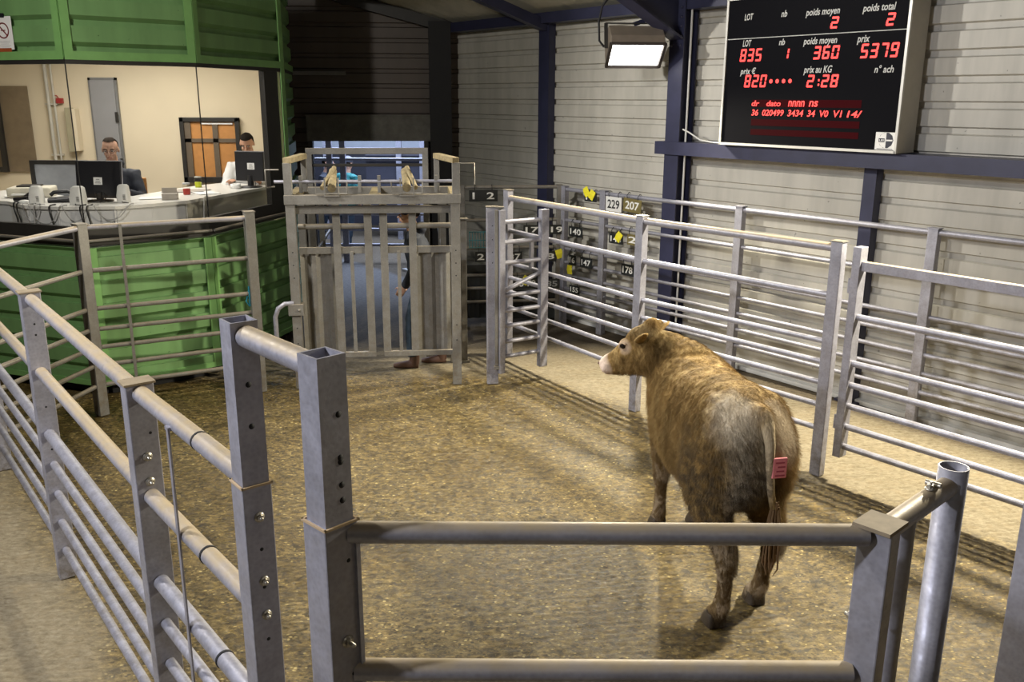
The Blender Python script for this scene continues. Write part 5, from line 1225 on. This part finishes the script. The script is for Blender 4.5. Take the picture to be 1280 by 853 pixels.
# ------------------------------------------------------------------ people
SKIN = simple('skin', (.50, .28, .19), .55, 0, .06, 12); SKIN2 = simple('skin_ruddy', (.46, .27, .19), .55, 0, .06, 12)
def head_parts(par, c, yaw, skin, hair, hairlen=0.0, balding=False, glasses=False, cap=None, tilt=0.0):
    """head 0.235 high centred at c, facing -y at yaw 0"""
    q = Matrix.Rotation(yaw, 3, 'Z') @ Matrix.Rotation(tilt, 3, 'X'); c = Vector(c)
    def T_(x, y, z): return c+q @ Vector((x, y, z))
    def ell(mb, p, r, n=16, k=10): mb.ellipsoid(T_(*p), r, q, n, k)
    mb = MB()
    ell(mb, (0, .015, .03), (.074, .094, .088)); ell(mb, (0, -.018, -.045), (.055, .064, .068)); ell(mb, (0, -.040, -.088), (.030, .030, .022))
    mb.sections([(T_(0, -.088, .012), q @ Vector((.008, 0, 0)), q @ Vector((0, .008, 0))), (T_(0, -.100, -.012), q @ Vector((.012, 0, 0)), q @ Vector((0, .013, 0))), (T_(0, -.108, -.028), q @ Vector((.016, 0, 0)), q @ Vector((0, .014, 0))), (T_(0, -.085, -.036), q @ Vector((.012, 0, 0)), q @ Vector((0, .010, 0)))])
    for s_ in (-1, 1):
        ell(mb, (s_*.030, -.070, .022), (.022, .014, .010)); ell(mb, (s_*.036, -.062, -.025), (.020, .020, .018)); ell(mb, (s_*.077, .012, -.008), (.010, .018, .030))
    ell(mb, (0, -.084, -.054), (.022, .010, .007)); ell(mb, (0, -.080, -.064), (.018, .010, .007))
    mb.sections([(T_(0, .02, -.06), q @ Vector((.052, 0, 0)), q @ Vector((0, .055, 0))), (c+q @ Vector((0, .02, -.10)), q @ Vector((.054, 0, 0)), q @ Vector((0, .058, 0))), (c+Vector((0, 0, -.17))+q @ Vector((0, .04, 0)), q @ Vector((.062, 0, 0)), q @ Vector((0, .062, 0)))])
    mbh = mb
    feats = []
    for s_ in (-1, 1):
        e = MB(); ell(e, (s_*.030, -.076, .008), (.012, .008, .006), 10, 6); feats.append(('eye', e, simple('eye_white', (.6, .58, .55), .3)))
        e = MB(); ell(e, (s_*.030, -.0835, .008), (.0055, .003, .0055), 8, 6); feats.append(('iris', e, M['hole']))
        e = MB(); e.tube([T_(s_*.014, -.092, .028), T_(s_*.032, -.090, .034), T_(s_*.050, -.078, .028)], .0045, 6); feats.append(('eyebrow', e, hair))
    e = MB(); e.tube([T_(-.022, -.088, -.059), T_(0, -.095, -.058), T_(.022, -.088, -.059)], .0035, 6); feats.append(('lips', e, simple('lips', (.36, .13, .11), .5)))
    if glasses:
        e = MB()
        for s_ in (-1, 1):
            pts = [T_(s_*.032+.021*math.cos(a*PI/6), -.102, .008+.015*math.sin(a*PI/6)) for a in range(13)]; e.tube(pts, .0018, 5, cap=False); e.tube([T_(s_*.053, -.102, .01), T_(s_*.078, 0, .01)], .0016, 5)
        e.tube([T_(-.011, -.104, .01), T_(.011, -.104, .01)], .0018, 5); feats.append(('glasses', e, M['dark_frame']))
    e = MB(); vs = []; n = 20; k_ = 9
    # hair shell
    lo = -.35 if hairlen else -.05
    ellr = (.0805, .100, .094)
    for i in range(k_+1):
        ph = (PI*.5)*(1-i/k_)
        for j in range(n):
            th = 2*PI*j/n; front = math.sin(th) < -.2
            zmin = (.52 if front else -.45) if not balding else (.70 if math.sin(th) < 0.1 else -.45)
            zz = zmin+(1-zmin)*(i/k_)
            rr = math.sqrt(max(0, 1-zz*zz)); wob = 1+.03*math.sin(7*th+i)
            vs.append(T_(ellr[0]*rr*math.cos(th)*wob, .015+ellr[1]*rr*math.sin(th)*wob, .03+ellr[2]*zz))
    fs = [(i*n+j, i*n+(j+1) % n, (i+1)*n+(j+1) % n, (i+1)*n+j) for i in range(k_) for j in range(n)]; e.add(vs, fs, 0, True)
    if not balding or True: feats.append(('hair', e, hair))
    if cap is not None:
        e = MB(); e.ellipsoid(T_(0, .012, .055), (.090, .108, .080), q, 22, 12); e.sections([(T_(0, -.06, .062), q @ Vector((.070, 0, 0)), q @ Vector((0, 0, .008))), (T_(0, -.13, .050), q @ Vector((.062, 0, 0)), q @ Vector((0, 0, .006))), (T_(0, -.165, .042), q @ Vector((.030, 0, 0)), q @ Vector((0, 0, .004)))]); feats.append(('cap', e, cap))
    return mbh, feats
def hand(mb, c, dirv, palm, s=1.0, curl=.5):
    """palm+five fingers; dirv: wrist to fingers, palm: normal the palm faces"""
    d = Vector(dirv).normalized(); pn = (Vector(palm)-d*Vector(palm).dot(d)).normalized(); w = d.cross(pn); c = Vector(c)
    mb.sections([(c, w*.026*s, pn*.020*s), (c+d*.04*s, w*.040*s, pn*.016*s, 2.6), (c+d*.085*s, w*.042*s, pn*.013*s, 2.6), (c+d*.098*s, w*.036*s, pn*.010*s, 2.4)])
    for i, (off, ln) in enumerate(((-.031, .070), (-.0105, .080), (.0105, .074), (.031, .058))):
        b0 = c+d*.088*s+w*off*s; a = curl*.5; p1 = b0+(d*math.cos(a)+pn*math.sin(a))*ln*.42*s; a += curl*.7; p2 = p1+(d*math.cos(a)+pn*math.sin(a))*ln*.33*s; a += curl*.6; p3 = p2+(d*math.cos(a)+pn*math.sin(a))*ln*.28*s
        mb.tube([b0-d*.01*s, b0, p1, p2, p3], .008*s, 8, rs=[.0085*s, .0085*s, .0078*s, .007*s, .0055*s])
    b0 = c+d*.025*s-w*.030*s; p1 = b0+(d*.7-w*.7+pn*.3).normalized()*.038*s; p2 = p1+(d*.9-w*.3+pn*.4).normalized()*.030*s
    mb.tube([c+d*.012*s-w*.012*s, b0, p1, p2], .010*s, 8, rs=[.012*s, .011*s, .0095*s, .007*s])
def person(label, loc, rz, J, skin, top, bottom, hair, shoe=None, cap=None, balding=False, glasses=False, seated=False, collar=None, headyaw=0.0, headtilt=0.0, hood=None, curl=.5):
    """J: joints in the local frame (facing -y): head, neck, chest, hip, sh(l,r), el, wr, kn, an"""
    t = thing('person', label, 'person', loc, rz)
    mbh, feats = head_parts(t, J['head'], headyaw, skin, hair, 0, balding, glasses, cap, headtilt)
    mb = mbh
    # body core, arms and legs as one continuous skin surface
    ne, chx, hip = Vector(J['neck']), Vector(J['chest']), Vector(J['hip'])
    mb.sections([(ne, (.055, 0, 0), (0, .055, 0)), (ne+Vector((0, 0, -.05)), (.12, 0, 0), (0, .075, 0)), (chx, (.165, 0, 0), (0, .105, 0)), ((chx+hip)/2, (.145, 0, 0), (0, .10, 0)), (hip, (.155, 0, 0), (0, .105, 0)), (hip-Vector((0, 0, .08)), (.12, 0, 0), (0, .09, 0))])
    def chain(m_, pts, rr): 
        P = [Vector(p) for p in pts]; o = []; r2 = []
        for i in range(len(P)-1):
            for u in (0, .33, .66): o.append(P[i].lerp(P[i+1], u)); r2.append(rr[i]+(rr[i+1]-rr[i])*u)
        o.append(P[-1]); r2.append(rr[-1]); m_.tube(o, .05, 12, rs=r2)
    for k_, sg in (('l', 1), ('r', -1)):
        sh, el, wr = J['sh'+k_], J['el'+k_], J['wr'+k_]; chain(mb, [sh, el, wr], [.050, .038, .024])
        d = (Vector(wr)-Vector(el)).normalized(); hand(mb, Vector(wr)-d*.01, J.get('hd'+k_, d), (0, -sg*0+.0, -1) if abs(d.z) < .8 else (-sg, 0, 0), 1.0, curl)
        hp_ = hip+Vector((sg*.085, 0, -.06)); kn, an = J['kn'+k_], J['an'+k_]; chain(mb, [hp_, kn, an], [.078, .052, .036])
        af = Vector(an); mb.sections([(af+Vector((0, .03, -.03)), (.030, 0, 0), (0, 0, .035)), (af+Vector((0, -.04, -.045)), (.034, 0, 0), (0, 0, .026)), (af+Vector((0, -.14, -.058)), (.034, 0, 0), (0, 0, .014))])
    b = mb.build('person_body', skin, t); remesh(b, .009, 2, .4); freeze(b)
    for nm, e, m_ in feats: e.build(nm, m_, t)
    # jacket
    mb = MB(); s_ = 1.0
    mb.sections([(ne+Vector((0, .01, .0)), (.075, 0, 0), (0, .075, 0)), (ne+Vector((0, .0, -.05)), (.145, 0, 0), (0, .095, 0)), (chx, (.195, 0, 0), (0, .135, 0), 2.4), ((chx+hip)/2, (.178, 0, 0), (0, .135, 0), 2.4), (hip, (.182, 0, 0), (0, .135, 0), 2.4), (hip-Vector((0, 0, .10)), (.175, 0, 0), (0, .13, 0), 2.4)])
    for k_ in 'lr':
        sh, el, wr = J['sh'+k_], J['el'+k_], J['wr'+k_]; chain(mb, [Vector(sh)*.8+chx*.2, sh, el, Vector(el).lerp(Vector(wr), .93)], [.08, .073, .058, .044])
    if hood: mb.ellipsoid(ne+Vector((0, .07, .02)), (.10, .055, .06))
    j = mb.build('jacket', top, t); remesh(j, .012, 3, .5); freeze(j)
    ruffle(j, lambda c: noise.noise(c*14)*.010)
    if collar is not None:
        mb = MB(); mb.lathe([(.070, .0), (.066, .055), (.060, .055), (.062, 0)], ne+Vector((0, .005, -.02)), 20); mb.build('collar', collar, t)
    mb = MB()
    mb.sections([(hip+Vector((0, 0, .03)), (.165, 0, 0), (0, .118, 0)), (hip-Vector((0, 0, .06)), (.172, 0, 0), (0, .125, 0)), (hip-Vector((0, 0, .14)), (.14, 0, 0), (0, .10, 0))])
    for k_, sg in (('l', 1), ('r', -1)):
        hp_ = hip+Vector((sg*.085, 0, -.06)); kn, an = J['kn'+k_], J['an'+k_]; chain(mb, [hp_, kn, Vector(kn).lerp(Vector(an), .90)], [.098, .076, .066])
    l_ = mb.build('trousers', bottom, t); remesh(l_, .013, 3, .5); freeze(l_)
    ruffle(l_, lambda c: noise.noise(c*12)*.010)
    for k_ in 'lr':
        af = Vector(J['an'+k_]); mb = MB()
        mb.sections([(af+Vector((0, .052, -.062)), (.020, 0, 0), (0, 0, .022), 2.8), (af+Vector((0, .035, -.035)), (.044, 0, 0), (0, 0, .050), 2.8), (af+Vector((0, -.05, -.048)), (.047, 0, 0), (0, 0, .038), 2.8), (af+Vector((0, -.14, -.058)), (.050, 0, 0), (0, 0, .028), 2.8), (af+Vector((0, -.205, -.064)), (.030, 0, 0), (0, 0, .018), 2.6)])
        mb.tube([af+Vector((0, .01, -.04)), af+Vector((0, .015, .10))], .05, 14, rs=[.050, .052]); mb.build('boot', shoe or M['hole'], t)
    return t
DARKJ = simple('dark_jacket', (.018, .022, .034), .8, 0, .25, 20); NAVYC = simple('navy_cap', (.02, .022, .05), .8); TEALJ = simple('teal_jacket', (.02, .17, .17), .75, 0, .2, 18); DENIM = simple('dark_trousers', (.03, .05, .075), .85, 0, .25, 20); BROWNB = simple('brown_boot', (.085, .042, .028), .6); WSH = simple('white_shirt', (.62, .62, .62), .8, 0, .05)
DH = simple('dark_hair', (.012, .009, .007), .9, 0, .3, 30, 0, .08); GH = simple('greying_hair', (.022, .016, .012), .9, 0, .3, 30, 0, .08)
def standing(stoop=0.0, arms=None, stride=.12):
    J = dict(head=(0, -.03-stoop, 1.615-stoop*.6), neck=(0, .0-stoop*.7, 1.45-stoop*.4), chest=(0, .0-stoop*.4, 1.25-stoop*.1), hip=(0, .02, .94),
             shl=(.185, 0-stoop*.6, 1.38-stoop*.3), shr=(-.185, 0-stoop*.6, 1.38-stoop*.3), ell=(.22, .02-stoop*.3, 1.10), elr=(-.22, .02-stoop*.3, 1.10), wrl=(.20, -.10, .88), wrr=(-.20, -.10, .88),
             knl=(.095, -.02-stride*.6, .51), knr=(-.095, .01+stride*.4, .51), anl=(.095, .03-stride, .083), anr=(-.095, .06+stride, .083))
    if arms: J.update(arms)
    return J
person('person in dark jacket and navy cap standing between the sliding doors, facing left', (-.93, 8.98, 0), R(-90), standing(.08, dict(ell=(.24, -.02, 1.08), wrl=(.20, -.16, .86), elr=(-.23, .02, 1.08), wrr=(-.20, -.14, .86))), SKIN2, DARKJ, DENIM, DH, BROWNB, NAVYC, hood=True, curl=.9)
person('person in teal jacket and grey cap beyond the doorway, arm stretched to the right', (-2.92, 15.85, 0), R(150), standing(.05, dict(ell=(.24, -.22, 1.18), wrl=(.16, -.46, 1.24), hdl=(0, -1, .3))), SKIN, TEALJ, DENIM, GH, None, simple('grey_cap', (.12, .12, .15), .8))
person('person in dark clothes at the left edge of the doorway, face in profile', (-3.28, 15.9, 0), R(80), standing(.03), SKIN, DARKJ, DENIM, DH)
sit = dict(head=(0, -.05, 1.17), neck=(0, 0, 1.0), chest=(0, .02, .80), hip=(0, .10, .50), shl=(.19, .0, .93), shr=(-.19, .0, .93), ell=(.27, -.10, .68), elr=(-.27, -.10, .68), wrl=(.16, -.31, .76), wrr=(-.16, -.31, .76),
           knl=(.12, -.34, .50), knr=(-.12, -.34, .50), anl=(.12, -.30, .09), anr=(-.12, -.30, .09))
person('person in dark jacket with glasses seated behind the left black monitor', (-4.10, 9.32, 1.01), R(14), sit, SKIN2, DARKJ, DENIM, GH, glasses=True, balding=True, headtilt=R(14), hood=True)
person('person with dark hair and white shirt bent behind the right monitor', (-3.07, 10.60, 1.01), R(4), sit, SKIN, WSH, DENIM, DH, headtilt=R(28), collar=WSH)

grow_fur(bull_body, 120000, .010)
